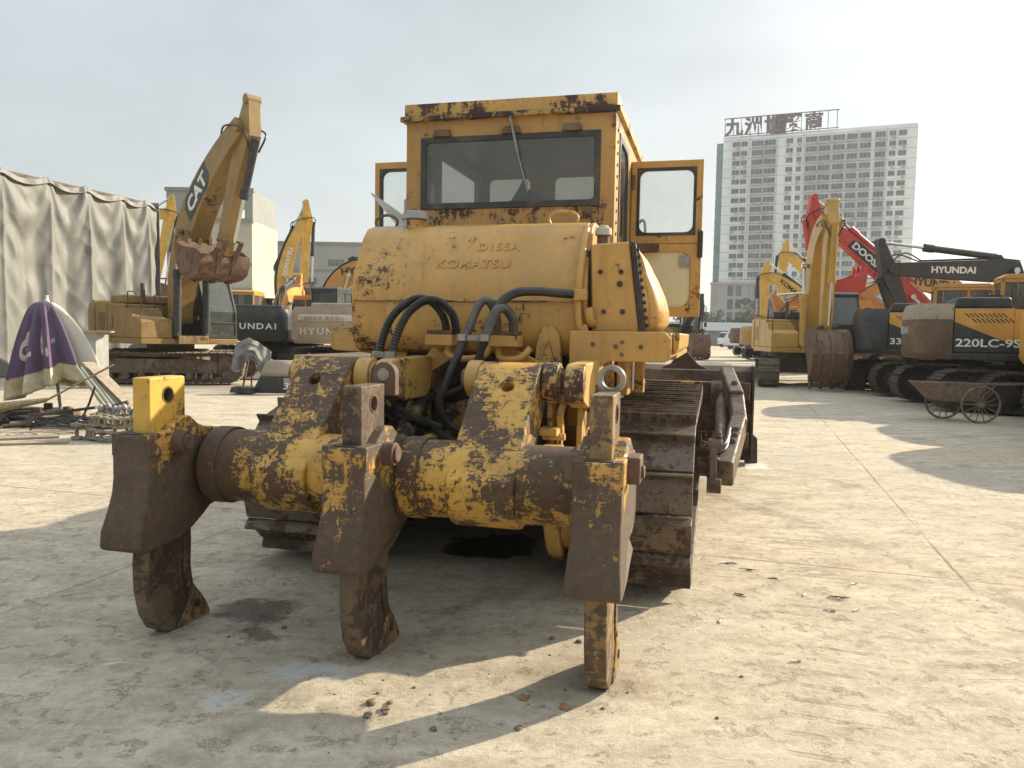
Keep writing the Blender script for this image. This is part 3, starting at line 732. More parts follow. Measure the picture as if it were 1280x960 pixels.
    m = MB(); m.cyl((.02, cr - .05, 3.03), (.075, cr - .035, 2.78), .011, n=10); m.cyl((.075, cr - .035, 2.78), (.155, cr - .02, 2.50), .006, n=8); m.cyl((.02, cr - .055, 3.015), (.02, cr - .02, 3.04), .018, n=10)
    m.build('gas_strut', 'steel', cb)
    m = MB(); m.box(.56, .61, cr - .03, cr - .002, 2.33, 2.40); m.cyl((.58, cr - .05, 2.36), (.58, cr, 2.36), .02, n=8); m.box(-.74, -.70, cr - .02, cr - .001, 2.38, 2.41); m.build('latch', 'rustsolid', cb, bevel=.004)
    m = MB()
    for zz in range(14): m.cyl((cab_x1 - .002, cr + .10, 1.9 + zz * .08), (cab_x1 + .008, cr + .10, 1.9 + zz * .08), .012, n=6)
    m.build('side_bolt', 'rustsolid', cb)
    # interior
    m = MB(); m.box(-.30, .20, 1.35, 1.47, 1.95, 2.46); m.box(-.30, .20, 1.4, 1.9, 1.85, 1.97); m.box(-.22, -.06, 1.34, 1.42, 2.44, 2.50)
    m.build('driver_seat', 'seat', cb, bevel=.03, seg=3)
    m = MB(); m.prism([(-.12, 2.45), (-.02, 2.60), (.02, 2.68), (.06, 2.60), (.16, 2.56), (.36, 2.45)], 1, 1.1, 1.14)
    m.box(-.45, .3, 1.05, 1.3, 2.38, 2.45); m.build('shelf_clutter', 'seat', cb, bevel=.01)
    m = MB(); m.box(-.45, .5, 2.15, 2.4, 1.6, 2.35); m.tube(spline([(.3, 2.1, 2.2), (.34, 2.0, 2.5), (.36, 1.95, 2.6)]), .014); m.build('dashboard', 'black', cb, bevel=.02)
    # --- doors (both swung wide open)
    for s, hy in ((1, 1.80), (-1, 1.46)):
        hx = cab_x1 + .005 if s > 0 else cab_x0 - .005
        xa, xb = (hx, hx + .575) if s > 0 else (hx - .575, hx)
        m = MB()
        zt, zm, zb = 2.93, 2.26, 1.665
        m.ring_plate((xa, xb, zm, zt), (xa + .055, xb - .06, 2.335, 2.865), .07, 1, hy, hy + .035)
        m.ring_plate((xa, xb, zb, zm - .002), (xa + .07, xb - .085, 1.745, 2.19), .08, 1, hy, hy + .035)
        d = m.build('cab_door', 'dz', T, bevel=.006)
        m = MB(); m.ring_plate((xa + .046, xb - .051, 2.326, 2.874), (xa + .07, xb - .075, 2.35, 2.85), .06, 1, hy - .008, hy + .03); m.build('window_seal', 'rubber', d, bevel=.003)
        m = MB(); m.box(xa + .05, xb - .055, hy + .012, hy + .017, 2.33, 2.87); m.build('door_window', 'glassd', d)
        m = MB(); m.box(xa + .062, xb - .078, hy + .015, hy + .021, 1.738, 2.197); m.build('lower_pane', 'film', d)
        m = MB(); m.box(xb - .03, xb + .012, hy - .03, hy + .0, 2.14, 2.36) if s > 0 else m.box(xa - .012, xa + .03, hy - .03, hy, 2.14, 2.36)
        m.build('door_handle', 'black', d, bevel=.012)
        m = MB(); m.bar((hx, hy - .0, 2.22), (hx + s * .24, hy - .035, 2.22), .03, .07); m.build('door_stay', 'rustsolid', d, bevel=.01)
        for z_ in (1.9, 2.7): m = MB(); m.cyl((hx + s * .01, hy, z_), (hx + s * .01, hy, z_ + .12), .02); m.build('door_hinge', 'rustsolid', d)
        m = MB(); m.box(xb - .17, xb - .09, hy - .004, hy + .014, 2.07, 2.16) if s > 0 else m.box(xa + .09, xa + .17, hy - .004, hy + .014, 2.07, 2.16)
        m.build('lock_plate', 'steel', d)
    m = MB(); m.tube(spline([(.80, 1.9, 2.42), (.86, 1.92, 2.47), (.88, 1.93, 2.40), (.88, 1.93, 2.2)], 5), .012, n=8); m.build('hand_rail', 'steel', T)
    # --- engine hood, exhaust, radiator (in front of the cab)
    m = MB(); m.prism([(-.42, 1.3), (-.42, 2.0), (-.30, 2.08), (.30, 2.08), (.42, 2.0), (.42, 1.3)], 1, 2.57, 4.05); m.build('engine_hood', 'dz', T, bevel=.02)
    m = MB(); m.box(-.6, .6, 4.05, 4.35, .7, 2.0); m.build('radiator_guard', 'dz', T, bevel=.03)
    m = MB(); m.cyl((.18, 3.1, 2.08), (.18, 3.1, 2.7), .06); m.cyl((.18, 3.1, 2.2), (.18, 3.1, 2.5), .09); m.build('exhaust_pipe', 'rustsolid', T)
    # --- blade
    bp = [(4.92, .06), (4.84, .30), (4.82, .55), (4.86, .80), (4.97, 1.05), (5.06, 1.14), (5.03, 1.16), (4.90, 1.10), (4.77, .85), (4.74, .55), (4.77, .28), (4.86, .04)]
    m = MB(); m.prism(bp, 0, -1.93, 1.93)
    bl = m.build('blade', 'blade', T, bevel=.004)
    m = MB(); m.box(-1.90, 1.90, 4.60, 4.76, .78, .98); m.box(-1.90, 1.90, 4.60, 4.75, .22, .40)
    for x in (-1.8, -1.2, -.6, 0, .6, 1.2, 1.8): m.prism([(4.62, .3), (4.62, .9), (4.78, 1.0), (4.78, .2)], 0, x - .02, x + .02)
    m.build('blade_rib', 'bladeY', bl, bevel=.01)
    m = MB(); m.box(-1.955, -1.93, 4.70, 5.08, .05, 1.17); m.box(1.93, 1.955, 4.70, 5.08, .05, 1.17); m.build('end_plate', 'blade', bl, bevel=.004)
    m = MB(); m.prism([(1.88, .0), (2.03, .0), (2.02, .30), (1.955, .36), (1.88, .30)], 1, 4.95, 4.99); m.prism([(-1.88, .0), (-2.03, .0), (-2.02, .30), (-1.955, .36), (-1.88, .30)], 1, 4.95, 4.99); m.build('end_bit', 'blade', bl, bevel=.004)
    m = MB(); m.prism([(.86, 1.12), (1.42, 1.12), (1.30, 1.18), (1.16, 1.34), (1.10, 1.34), (.98, 1.18)], 1, 4.80, 4.84); m.build('blade_guard', 'blade', bl, bevel=.004)
    m = MB(); m.prism([(-.86, 1.12), (-1.42, 1.12), (-1.16, 1.34)], 1, 4.80, 4.84); m.build('blade_guard', 'blade', bl, bevel=.004)
    m = MB(); m.cyl((.95, 4.74, .70), (.60, 2.9, 1.15), .06, n=18); m.cyl((-.95, 4.74, .70), (-.60, 2.9, 1.15), .06, n=18); m.build('blade_cylinder', 'arm', T)
    # push arms outside the tracks, with strut up to the blade
    for s in (-1, 1):
        m = MB()
        m.bar((s * 1.50, 2.30, .34), (s * 1.58, 4.0, .34), .11, .20); m.bar((s * 1.58, 3.98, .34), (s * 1.68, 4.74, .34), .12, .22)
        pass
        pa = m.build('push_arm', 'arm', T, bevel=.02)
        m = MB(); m.cyl((s * 1.36, 2.4, .34), (s * 1.56, 2.4, .34), .085, n=20); m.build('trunnion', 'arm', pa, bevel=.01)
        m = MB(); m.cyl((s * 1.56, 2.9, .50), (s * 1.58, 4.1, .80), .06, n=18); m.cyl((s * 1.58, 4.05, .80), (s * 1.6, 4.75, .98), .04, n=14)
        m.build('tilt_brace', 'arm', pa, bevel=.01)
        if s > 0:
            # elbowed upper brace seen beside the track
            m = MB(); m.bar((1.63, 4.65, 1.02), (1.72, 3.75, .80), .15, .30); m.bar((1.72, 3.85, .84), (1.745, 3.35, .58), .15, .24)
            m.bar((1.745, 3.45, .62), (1.60, 2.30, .30), .15, .24)
            m.build('brace_elbow', 'arm', pa, bevel=.025)
            for x, y, z in ((1.70, 3.95, .99), (1.70, 3.0, .60), (1.68, 2.85, .56), (1.66, 2.7, .52)): m = MB(); m.cyl((x, y, z), (x, y - .03, z + .02), .035, n=14); m.build('brace_pin', 'black', pa)
            m = MB(); m.cyl((1.46, 4.4, .86), (1.60, 4.4, .86), .15, n=22); m.build('brace_joint', 'arm', pa, bevel=.01)
            m = MB(); m.bar((1.50, 2.30, .55), (1.50, 2.15, .22), .06, .10); m.cyl((1.45, 2.30, .55), (1.57, 2.30, .55), .06, n=18); m.cyl((1.45, 2.15, .22), (1.57, 2.15, .22), .065, n=18)
            m.build('swivel_link', 'arm', pa, bevel=.006)
            m = MB()
            for dz in (0, .05): m.tube(spline([(1.40, 2.5, .50 + dz), (1.5, 2.42, .46 + dz), (1.6, 2.5, .5 + dz), (1.64, 2.8, .6 + dz)]), .018)
            m.build('hydraulic_hose', 'hose', pa)
            m = MB(); m.prism([(1.40, .52), (1.58, .56), (1.56, .66), (1.50, .62)], 1, 2.3, 2.5); m.build('step_plate', 'bladeY', pa, bevel=.006)
    return T
bulldozer()
m = MB()  # pale board wedged at the left of the cab
M_ = Matrix.Rotation(radians(-14.5), 4, 'Z')
brd = MB(); 
pts = [(-.98, .55, 2.50), (-.70, .50, 2.20), (-.74, .62, 2.27), (-.80, .72, 2.36)]
vs = [V(p) for p in pts]
brd.addv(vs + [v + V((.006, .012, .006)) for v in vs], [(0, 1, 2, 3), (7, 6, 5, 4), (0, 4, 5, 1), (1, 5, 6, 2), (2, 6, 7, 3), (3, 7, 4, 0)])
bo = brd.build('board', 'cardboard'); bo.location = (-.24, 4.87, 0); bo.rotation_euler = (0, 0, radians(-14.5))
tag(bo, 'thin pale pointed board wedged beside the bulldozer cab above the tank corner', 'board')

# ------------------------------------------------------------------ excavators
def bez(a, b, c, n):
    return [((1 - t) ** 2 * a[0] + 2 * t * (1 - t) * b[0] + t * t * c[0], (1 - t) ** 2 * a[1] + 2 * t * (1 - t) * b[1] + t * t * c[1]) for t in [i / n for i in range(n + 1)]]
def ribbon(cl, wf):
    """outline polygon around a centre line; wf(t) gives half width"""
    L = []; Rr = []
    n = len(cl)
    for i, p in enumerate(cl):
        a = cl[max(0, i - 1)]; b = cl[min(n - 1, i + 1)]
        d = math.hypot(b[0] - a[0], b[1] - a[1]); tx, ty = (b[0] - a[0]) / d, (b[1] - a[1]) / d
        w = wf(i / (n - 1)); L.append((p[0] - ty * w, p[1] + tx * w)); Rr.append((p[0] + ty * w, p[1] - tx * w))
    return L + Rr[::-1]
def lerp2(a, b, t): return (a[0] + (b[0] - a[0]) * t, a[1] + (b[1] - a[1]) * t)

def excavator(label, x, y, yaw, A, K, T, S1, bang, c, tyaw=None, toff=0.0, s=1.0, tail=.45, boomw=.42, text_side=None, stick_tail=.75,
              text_rear=None, boomtext=None, trk='etrack', cab=True, house=True, far=False, bw=1.15, group='excavators parked in the yard', bucket='bucket', kcurve=True, wid=1.0, bx=0.0, ladder=False):
    E_ = empty('excavator', (x, y, 0), -radians(yaw)); E_.scale = (s, s, s)
    tag(E_, label, 'excavator', group)
    body, dark, cw, boomc, stickc = c['body'], c.get('dark', c['body']), c.get('cw', c['body']), c.get('boom', c['body']), c.get('stick', c.get('boom', c['body']))
    ty = 0 if tyaw is None else -radians(tyaw - yaw)
    RT = Matrix.Rotation(ty, 3, 'Z')
    # undercarriage
    nsh = 30 if far else 46
    for sd in (-1, 1):
        mb = MB(); P = stadium(-1.80 + toff, 1.80 + toff, .46, .46, .39, .39)
        cx = sd * 1.20
        track_shoes(mb, P, nsh, cx - .30, cx + .30, TRIPLE if not far else [(-.44, 0), (-.44, .05), (-.3, .05), (-.2, .01), (.44, .01), (.44, -.01)], links=not far)
        mb.xf(RT); tr = mb.build('track', trk, E_, smooth=0)
        if sd * 1 and True:
            w = MB()
            w.cyl((cx - .12, -1.80 + toff, .46), (cx + .12, -1.80 + toff, .46), .30, n=24)
            for k in range(16):
                a = 2 * pi * k / 16; w.bar((cx, -1.8 + toff + .28 * cos(a), .46 + .28 * sin(a)), (cx, -1.8 + toff + .36 * cos(a), .46 + .36 * sin(a)), .08, .05, up=(0, -sin(a), cos(a)))
            w.cyl((cx - .18, -1.80 + toff, .46), (cx + .18, -1.80 + toff, .46), .17, n=20)
            w.xf(RT); w.build('sprocket', trk, tr)
            w = MB(); w.cyl((cx - .10, 1.80 + toff, .46), (cx + .10, 1.80 + toff, .46), .32, n=24); w.cyl((cx - .16, 1.80 + toff, .46), (cx + .16, 1.80 + toff, .46), .1, n=14)
            w.xf(RT); w.build('idler', trk, tr)
            w = MB(); w.prism([(-1.45 + toff, .30), (1.5 + toff, .30), (1.5 + toff, .60), (1.0 + toff, .68), (-1.0 + toff, .68), (-1.45 + toff, .58)], 0, cx - .17, cx + .17)
            for k in range(7): w.cyl((cx - .2, -1.2 + k * .4 + toff, .22), (cx + .2, -1.2 + k * .4 + toff, .22), .10, n=12)
            w.xf(RT); w.build('track_frame', trk, tr, bevel=.01)
    w = MB(); w.prism([(-1.05, .45), (-1.05, .62), (-.6, .92), (.6, .92), (1.05, .62), (1.05, .45)], 1, -.9 + toff, .9 + toff); w.xf(RT)
    w.cyl((0, 0, .86), (0, 0, 1.08), .62, n=32); w.build('carbody', trk, E_, bevel=.01)
    if house:
        # deck
        m = MB(); m.box(-1.34, 1.34, -1.95, 1.28, 1.07, 1.22); m.box(-.42, .42, 1.25, 1.42, 1.07, 1.3); m.build('deck', 'catY' if body == 'catY' else dark, E_, bevel=.02)
        # counterweight
        pl = [(-1.36, -1.85), (1.36, -1.85), (1.36, -2.25)] + [(1.36 * cos(a) , -2.25 - tail * sin(a) ** .8) for a in [pi * k / 14 for k in range(1, 14)]] + [(-1.36, -2.25)]
        m = MB(); n = len(pl)
        secs = [(1.08, .93), (1.20, 1.0), (1.95, 1.0), (2.12, .985), (2.26, .93)]
        vs = []; fs = []
        for z, sc in secs:
            vs += [(px * (sc if i > 1 and i < n else 1), -1.85 + (py + 1.85) * sc, z) for i, (px, py) in enumerate(pl)]
        for i in range(len(secs) - 1):
            for k in range(n): fs.append((i * n + k, (i + 1) * n + k, (i + 1) * n + (k + 1) % n, i * n + (k + 1) % n))
        m.addv(vs, fs); m.addv(vs[:n], [tuple(range(n))]); m.addv(vs[-n:], [tuple(reversed(range(n)))])
        cwo = m.build('counterweight', cw, E_, bevel=.02, smooth=40)
        if c.get('cwband'):
            # painted upper band
            m = MB(); zb = [(1.93, 1.004), (1.955, 1.004), (2.125, .989), (2.265, .934)]; vs = []; fs = []
            for z, sc in zb: vs += [(px * (sc if i > 1 else 1.0), -1.85 + (py + 1.85) * sc, z) for i, (px, py) in enumerate(pl)]
            for i in range(len(zb) - 1):
                for k in range(n): fs.append((i * n + k, (i + 1) * n + k, (i + 1) * n + (k + 1) % n, i * n + (k + 1) % n))
            m.addv(vs, fs); m.addv(vs[-n:], [tuple(reversed(range(n)))]); m.build('upper_band', c['cwband'], cwo, bevel=.015)
        m = MB(); m.box(-1.0, -.8, -2.25 - tail * .7, -2.1, 2.0, 2.1); m.box(.8, 1.0, -2.25 - tail * .7, -2.1, 2.0, 2.1)
        # engine hood
        m = MB(); m.box(-1.33, 1.33, -1.84, -.75, 1.225, 2.17)
        m.box(.42, 1.33, -.75, .25, 1.225, 2.12)
        hd = m.build('engine_housing', dark if c.get('split') else body, E_, bevel=.03, seg=2)
        m = MB(); m.prism([(-1.80, 2.17), (-.70, 2.17), (-.74, 2.42), (-1.74, 2.42)], 0, -.95, .95)
        m.build('engine_hood', c.get('hood', body), E_, bevel=.06, seg=3)
        m = MB(); m.cyl((.5, -.62, 2.1), (.5, -.62, 2.75), .065, n=14); m.build('exhaust_pipe', 'rustsolid', E_)
        # side decor: diagonal split of colour and louvres on both flanks
        if c.get('split'):
            for sd in (-1, 1):
                x0, x1 = (1.331, 1.337) if sd > 0 else (-1.337, -1.331)
                m = MB(); m.prism([(-1.83, 2.155), (-1.83, 1.88), (-.95, 1.50), (-.72, 1.46), (.24 if sd > 0 else -.76, 1.46), (.24 if sd > 0 else -.76, 2.105), (-.76, 2.155)], 0, x0, x1)
                sp = m.build('side_panel', body, E_)
                m = MB()
                for k in range(9):
                    for r in (0, 1):
                        yy = -1.66 + k * .085 + r * .13; zz = 2.06 - r * .11
                        m.prism([(yy, zz), (yy + .035, zz), (yy + .125, zz - .085), (yy + .09, zz - .085)], 0, x0 - .003 * (sd < 0), x1 + .003 * (sd > 0))
                m.build('louvre', 'black', sp)
                m = MB(); m.box(x0 - .002, x1 + .002, -.752, -.744, 1.23, 2.15); m.build('panel_gap', 'black', sp)
        else:
            m = MB()
            for sd in (-1, 1):
                xx = sd * 1.331
                for k in range(8): m.box(min(xx, xx + sd * .006), max(xx, xx + sd * .006), -1.6, -1.1, 1.45 + k * .06, 1.475 + k * .06)
                m.box(min(xx, xx + sd * .006), max(xx, xx + sd * .006), -.945, -.935, 1.25, 2.15)
            m.build('louvre', 'black', E_)
        # tool box, right front
        m = MB(); m.prism([(.26, 1.225), (.26, 2.02), (.62, 2.02), (.66, 1.80), (1.20, 1.72), (1.24, 1.66), (1.24, 1.225)], 0, .50, 1.33)
        m.build('tool_box', body, E_, bevel=.025)
        m = MB(); m.tube([(1.28, .3, 2.0), (1.28, .32, 2.45), (1.28, .7, 2.45), (1.28, 1.15, 2.2), (1.28, 1.15, 1.7)], .018, n=8); m.build('hand_rail', 'black' if body != 'catY' else 'rustsolid', E_); m = MB(); m.tube([(.56, .3, 2.0), (.56, .32, 2.4), (.56, .62, 2.4), (.56, .64, 1.95)], .018, n=8)
        m.build('hand_rail', 'black' if body != 'catY' else 'rustsolid', E_)
        # cab
        if cab:
            X0, X1, Y0, Y1 = -1.36, -.42, -.70, 1.12
            m = MB()
            sidepoly = [(-.70, 1.24), (-.70, 2.86), (-.60, 2.96), (.62, 2.96), (.80, 2.88), (1.16, 2.0), (1.20, 1.5), (1.20, 1.24)]
            m.box(X0, X1, -.70, 1.20, 1.225, 1.32)
            m.box(X0 + .04, X1 - .04, -.69, -.60, 1.3, 1.95)
            m.box(X0 + .015, X0 + .05, -.68, .05, 1.3, 1.9); m.box(X1 - .05, X1 - .015, -.68, .9, 1.3, 1.75)
            m.box(X0 + .06, X1 - .06, 1.12, 1.18, 1.3, 1.62)
            for xx in (X0, X1 - .06):
                m.box(xx, xx + .06, -.70, -.62, 1.3, 2.9)
                m.bar((xx + .03, .74, 2.90), (xx + .03, 1.15, 1.95), .06, .06); m.bar((xx + .03, 1.15, 1.97), (xx + .03, 1.17, 1.3), .06, .06)
                m.box(xx, xx + .06, .10, .16, 1.3, 2.9); m.box(xx, xx + .06, -.66, .78, 2.82, 2.90)
            m.box(X0, X1, .70, .78, 2.84, 2.92); m.box(X0, X1, -.70, -.62, 2.82, 2.90); m.bar((X0 + .03, 1.165, 1.66), (X1 - .03, 1.165, 1.66), .04, .06)
            cbn = m.build('cab', c.get('cab', dark), E_, bevel=.015)
            m = MB(); m.prism([(-.70, 2.90), (-.70, 2.95), (-.60, 3.01), (.60, 3.01), (.80, 2.93), (.80, 2.90)], 0, X0 - .01, X1 + .01); m.build('cab_roof', c.get('cabroof', c.get('cab', dark)), cbn, bevel=.03)
            m = MB()
            m.box(X0 + .025, X0 + .031, -.62, .10, 1.88, 2.83); m.box(X0 + .025, X0 + .031, .16, .72, 1.32, 2.83); m.box(X1 - .031, X1 - .025, -.62, .72, 1.75, 2.83)
            m.box(X0 + .06, X1 - .06, -.665, -.659, 1.93, 2.83)
            m.build('side_window', 'cabglass', cbn)
            m = MB(); m.prism([(.74, 2.86), (.746, 2.866), (1.151, 1.97), (1.145, 1.965)], 0, X0 + .06, X1 - .06); m.box(X0 + .06, X1 - .06, 1.15, 1.156, 1.69, 1.96); m.box(X0 + .06, X1 - .06, 1.156, 1.162, 1.62, 1.63)
            m.build('windscreen', 'cabglass', cbn)
            m = MB(); m.box(-1.12, -.66, -.35, -.2, 1.75, 2.5); m.box(-1.12, -.66, -.3, .2, 1.6, 1.78); m.box(-1.02, -.76, -.34, -.26, 2.5, 2.68); m.box(-1.3, -1.18, -.1, .5, 1.4, 1.85); m.box(-.6, -.48, -.1, .5, 1.4, 1.85)
            m.build('driver_seat', 'seat', cbn, bevel=.04)
            if c.get('beacon'):
                m = MB(); m.cyl((-.7, -.5, 3.01), (-.7, -.5, 3.13), .06, .05, n=14); m.build('beacon', 'beacon', cbn, bevel=.008)
            m = MB(); m.tube([(X0 - .02, .9, 1.9), (X0 - .22, 1.0, 2.0), (X0 - .22, 1.0, 2.25)], .014, n=6); m.box(X0 - .30, X0 - .13, .98, 1.02, 2.2, 2.5); m.build('mirror', 'black', cbn, bevel=.01)
    # boom, stick, bucket: profiles in (y,z), x centred on bx
    hb = boomw / 2
    cl = bez(A, K, T, 14) if kcurve else [lerp2(A, K, i / 6) for i in range(6)] + [lerp2(K, T, i / 8) for i in range(9)]
    bwf = lambda t: (.17 + .26 * sin(min(1, t * 1.9) * pi / 2)) * wid if t < .5 else (.43 - .20 * (t - .5) / .5) * wid
    m = MB(); m.prism(ribbon(cl, bwf), 0, bx - hb, bx + hb)
    m.cyl((bx - hb - .06, T[0], T[1]), (bx + hb + .06, T[0], T[1]), .14 , n=20); m.cyl((bx - hb - .06, A[0], A[1]), (bx + hb + .06, A[0], A[1]), .14, n=20)
    bo = m.build('boom', boomc, E_, bevel=.012)
    # two lift cylinders
    i0 = 6; mid = cl[i0]
    for sd in (-1, 1):
        xx = bx + sd * (hb + .14); b0 = V((xx, 1.28, 1.30)); b1 = V((xx, mid[0] + .05, mid[1])); dd = b1 - b0
        m = MB(); m.cyl(b0, b0 + dd * .62, .105, n=18); m.cyl(b0 + dd * .56, b0 + dd * .64, .125, n=18); m.cyl(b0 + V((-.06, 0, 0)), b0 + V((.06, 0, 0)), .12, n=14)
        lc = m.build('boom_cylinder', c.get('cyl', 'hyD'), E_, bevel=.005)
        m = MB(); m.cyl(b0 + dd * .60, b1, .05, n=14); m.cyl(b1 + V((-.07, 0, 0)), b1 + V((.07, 0, 0)), .10, n=14); m.build('piston_rod', 'chrome', lc)
    m = MB(); m.cyl((bx - hb - .2, mid[0] + .05, mid[1]), (bx + hb + .2, mid[0] + .05, mid[1]), .06); m.build('cylinder_pin', 'rustsolid', bo)
    # stick
    sdv = V((S1[0] - T[0], S1[1] - T[1])).normalized(); per = V((-sdv.y, sdv.x))
    # tail point sits beyond the pivot away from the tip
    t0 = (T[0] - sdv.x * stick_tail, T[1] - sdv.y * stick_tail)
    k_out = 1 if per.x > 0 else -1; per = per * k_out     # per points forward (away from machine)
    hs = .16
    sw = wid
    P = [(t0[0] - per.x * .10, t0[1] - per.y * .10), (t0[0] + per.x * .12, t0[1] + per.y * .12),
         (T[0] + per.x * .42 * sw + sdv.x * .1, T[1] + per.y * .42 * sw + sdv.y * .1),
         (T[0] + per.x * .30 * sw + sdv.x * 1.0, T[1] + per.y * .30 * sw + sdv.y * 1.0),
         (S1[0] + per.x * .15, S1[1] + per.y * .15), (S1[0] + sdv.x * .13, S1[1] + sdv.y * .13), (S1[0] - per.x * .13, S1[1] - per.y * .13),
         (T[0] - per.x * .20 + sdv.x * .35, T[1] - per.y * .20 + sdv.y * .35), (T[0] - per.x * .20, T[1] - per.y * .20)]
    m = MB(); m.prism(P, 0, bx - hs, bx + hs); m.cyl((bx - hs - .04, S1[0], S1[1]), (bx + hs + .04, S1[0], S1[1]), .12, n=16)
    m.cyl((bx - hs - .03, t0[0], t0[1]), (bx + hs + .03, t0[0], t0[1]), .12, n=16)
    st = m.build('stick', stickc, E_, bevel=.012)
    # stick cylinder along the boom top
    q0 = cl[7]; tang = V((cl[8][0] - cl[6][0], cl[8][1] - cl[6][1])).normalized(); nr = V((-tang.y, tang.x))
    if nr.y < 0: nr = -nr
    a0 = V((bx, q0[0] + nr.x * .55 * sw, q0[1] + nr.y * .55 * sw)); a1 = V((bx, t0[0], t0[1])); dd = a1 - a0
    m = MB(); m.cyl(a0, a0 + dd * .60, .11, n=18); m.cyl(a0 + dd * .54, a0 + dd * .62, .135, n=18)
    m.prism([(q0[0] - tang.x * .3 + nr.x * .35 * sw, q0[1] - tang.y * .3 + nr.y * .35 * sw), (q0[0] + tang.x * .3 + nr.x * .35 * sw, q0[1] + tang.y * .3 + nr.y * .35 * sw), (a0.y + tang.x * .1 + nr.x * .06, a0.z + tang.y * .1 + nr.y * .06), (a0.y - tang.x * .1 + nr.x * .06, a0.z - tang.y * .1 + nr.y * .06)], 0, bx - .12, bx + .12)
    sc_ = m.build('stick_cylinder', c.get('cyl', 'hyD'), E_, bevel=.005)
    m = MB(); m.cyl(a0 + dd * .58, a1, .05, n=14); m.build('piston_rod', 'chrome', sc_)
    # bucket cylinder on the outer face of the stick
    c0 = V((bx, T[0] + per.x * .50 * sw + sdv.x * .15, T[1] + per.y * .50 * sw + sdv.y * .15)); L = (V(S1) - V(T)).length
    c1 = V((bx, T[0] + per.x * .42 + sdv.x * (L - .45), T[1] + per.y * .42 + sdv.y * (L - .45))); dd = c1 - c0
    m = MB(); m.cyl(c0, c0 + dd * .55, .09, n=18); m.cyl(c0 + dd * .50, c0 + dd * .57, .115, n=18); bc = m.build('bucket_cylinder', c.get('cyl', 'hyD'), E_, bevel=.004)
    m = MB(); m.cyl(c0 + dd * .54, c1, .045, n=12); m.build('piston_rod', 'chrome', bc)
    m = MB()
    # bucket frame of reference
    ca, sa = cos(radians(bang)), sin(radians(bang))
    def bk(u, v): return (S1[0] + ca * u - sa * v, S1[1] + sa * u + ca * v)
    ear = bk(-.05, .42)
    for xx in (bx - .2, bx + .2):
        m.bar((xx, c1.y, c1.z), (xx, ear[0], ear[1]), .05, .12, up=(1, 0, 0)); m.bar((xx, c1.y, c1.z), (xx, S1[0] - sdv.x * .35, S1[1] - sdv.y * .35), .05, .12, up=(1, 0, 0))
    m.build('bucket_linkage', 'rustsolid', E_, bevel=.01)
    outer = [(-.12, .02), (-.16, .25), (-.10, .50), (.12, .66), (.45, .78), (.85, .72), (1.15, .46), (1.30, .12), (1.36, -.10)]
    inner = [(1.32, -.10), (1.25, .12), (1.10, .42), (.82, .66), (.45, .72), (.15, .60), (-.04, .46), (-.09, .25), (-.06, .02)]
    m = MB(); m.prism([bk(*p) for p in outer] + [bk(*p) for p in inner], 0, bx - bw / 2, bx + bw / 2)
    for xx in (bx - bw / 2 - .012, bx + bw / 2 - .028):
        m.prism([bk(*p) for p in outer] + [bk(.9, -.02), bk(.2, -.06)], 0, xx, xx + .04)
    for xx in (bx - .22, bx + .18): m.prism([bk(-.16, .5), bk(-.16, -.12), bk(.05, -.14), bk(.15, .1), bk(.2, .62)], 0, xx, xx + .04)
    for k in range(3): xx = bx - bw / 2 + bw * (k + .5) / 3; m.prism([bk(*p) for p in [(.15, .68), (.45, .80), (.85, .74), (1.15, .48), (1.28, .2), (1.30, .22), (1.17, .52), (.86, .78), (.45, .84), (.13, .72)]], 0, xx - .05, xx + .05)
    m.cyl((bx - .26, S1[0], S1[1]), (bx + .26, S1[0], S1[1]), .08, n=14)
    bu = m.build('bucket', bucket, E_, bevel=.006, smooth=40)
    for k in range(5 if bw > 1.2 else 4):
        nb = 5 if bw > 1.2 else 4
        xx = bx - bw / 2 + .08 + (bw - .16) * k / (nb - 1)
        m = MB(); m.prism([bk(*p) for p in [(1.30, .0), (1.37, .0), (1.45, -.18), (1.43, -.38), (1.38, -.38), (1.30, -.16)]], 0, xx - .045, xx + .045)
        m.build('bucket_tooth', 'shankB' if bucket != 'red' else 'red', bu, bevel=.006)
    # hoses over the boom knee and at the stick pivot
    m = MB()
    top = ribbon(cl, lambda t: bwf(t) + .05)[:len(cl)]
    if top[7][1] < cl[7][1]: top = ribbon(cl, lambda t: bwf(t) + .05)[len(cl):][::-1]
    for k in range(4 if not ladder else 5):
        xx = bx - .12 + k * .08
        m.tube([(xx, p[0], p[1]) for p in top[1:-2]], .022, n=6)
    for sd in (-1, 1):
        e = top[-3]; m.tube(spline([(bx + sd * .1, e[0], e[1]), (bx + sd * .28, T[0] + nr.x * .5 - tang.x * .3, T[1] + nr.y * .5 - tang.y * .3), (bx + sd * .30, T[0] + per.x * .35, T[1] + per.y * .35), (bx + sd * .12, c0.y + sdv.x * .3, c0.z + sdv.y * .3)]), .024, n=8)
    if house: m.tube(spline([(bx, top[1][0], top[1][1]), (bx, .5, 2.2), (bx, .2, 1.5)]), .03, n=8)
    m.build('hose_bundle', 'hose', bo)
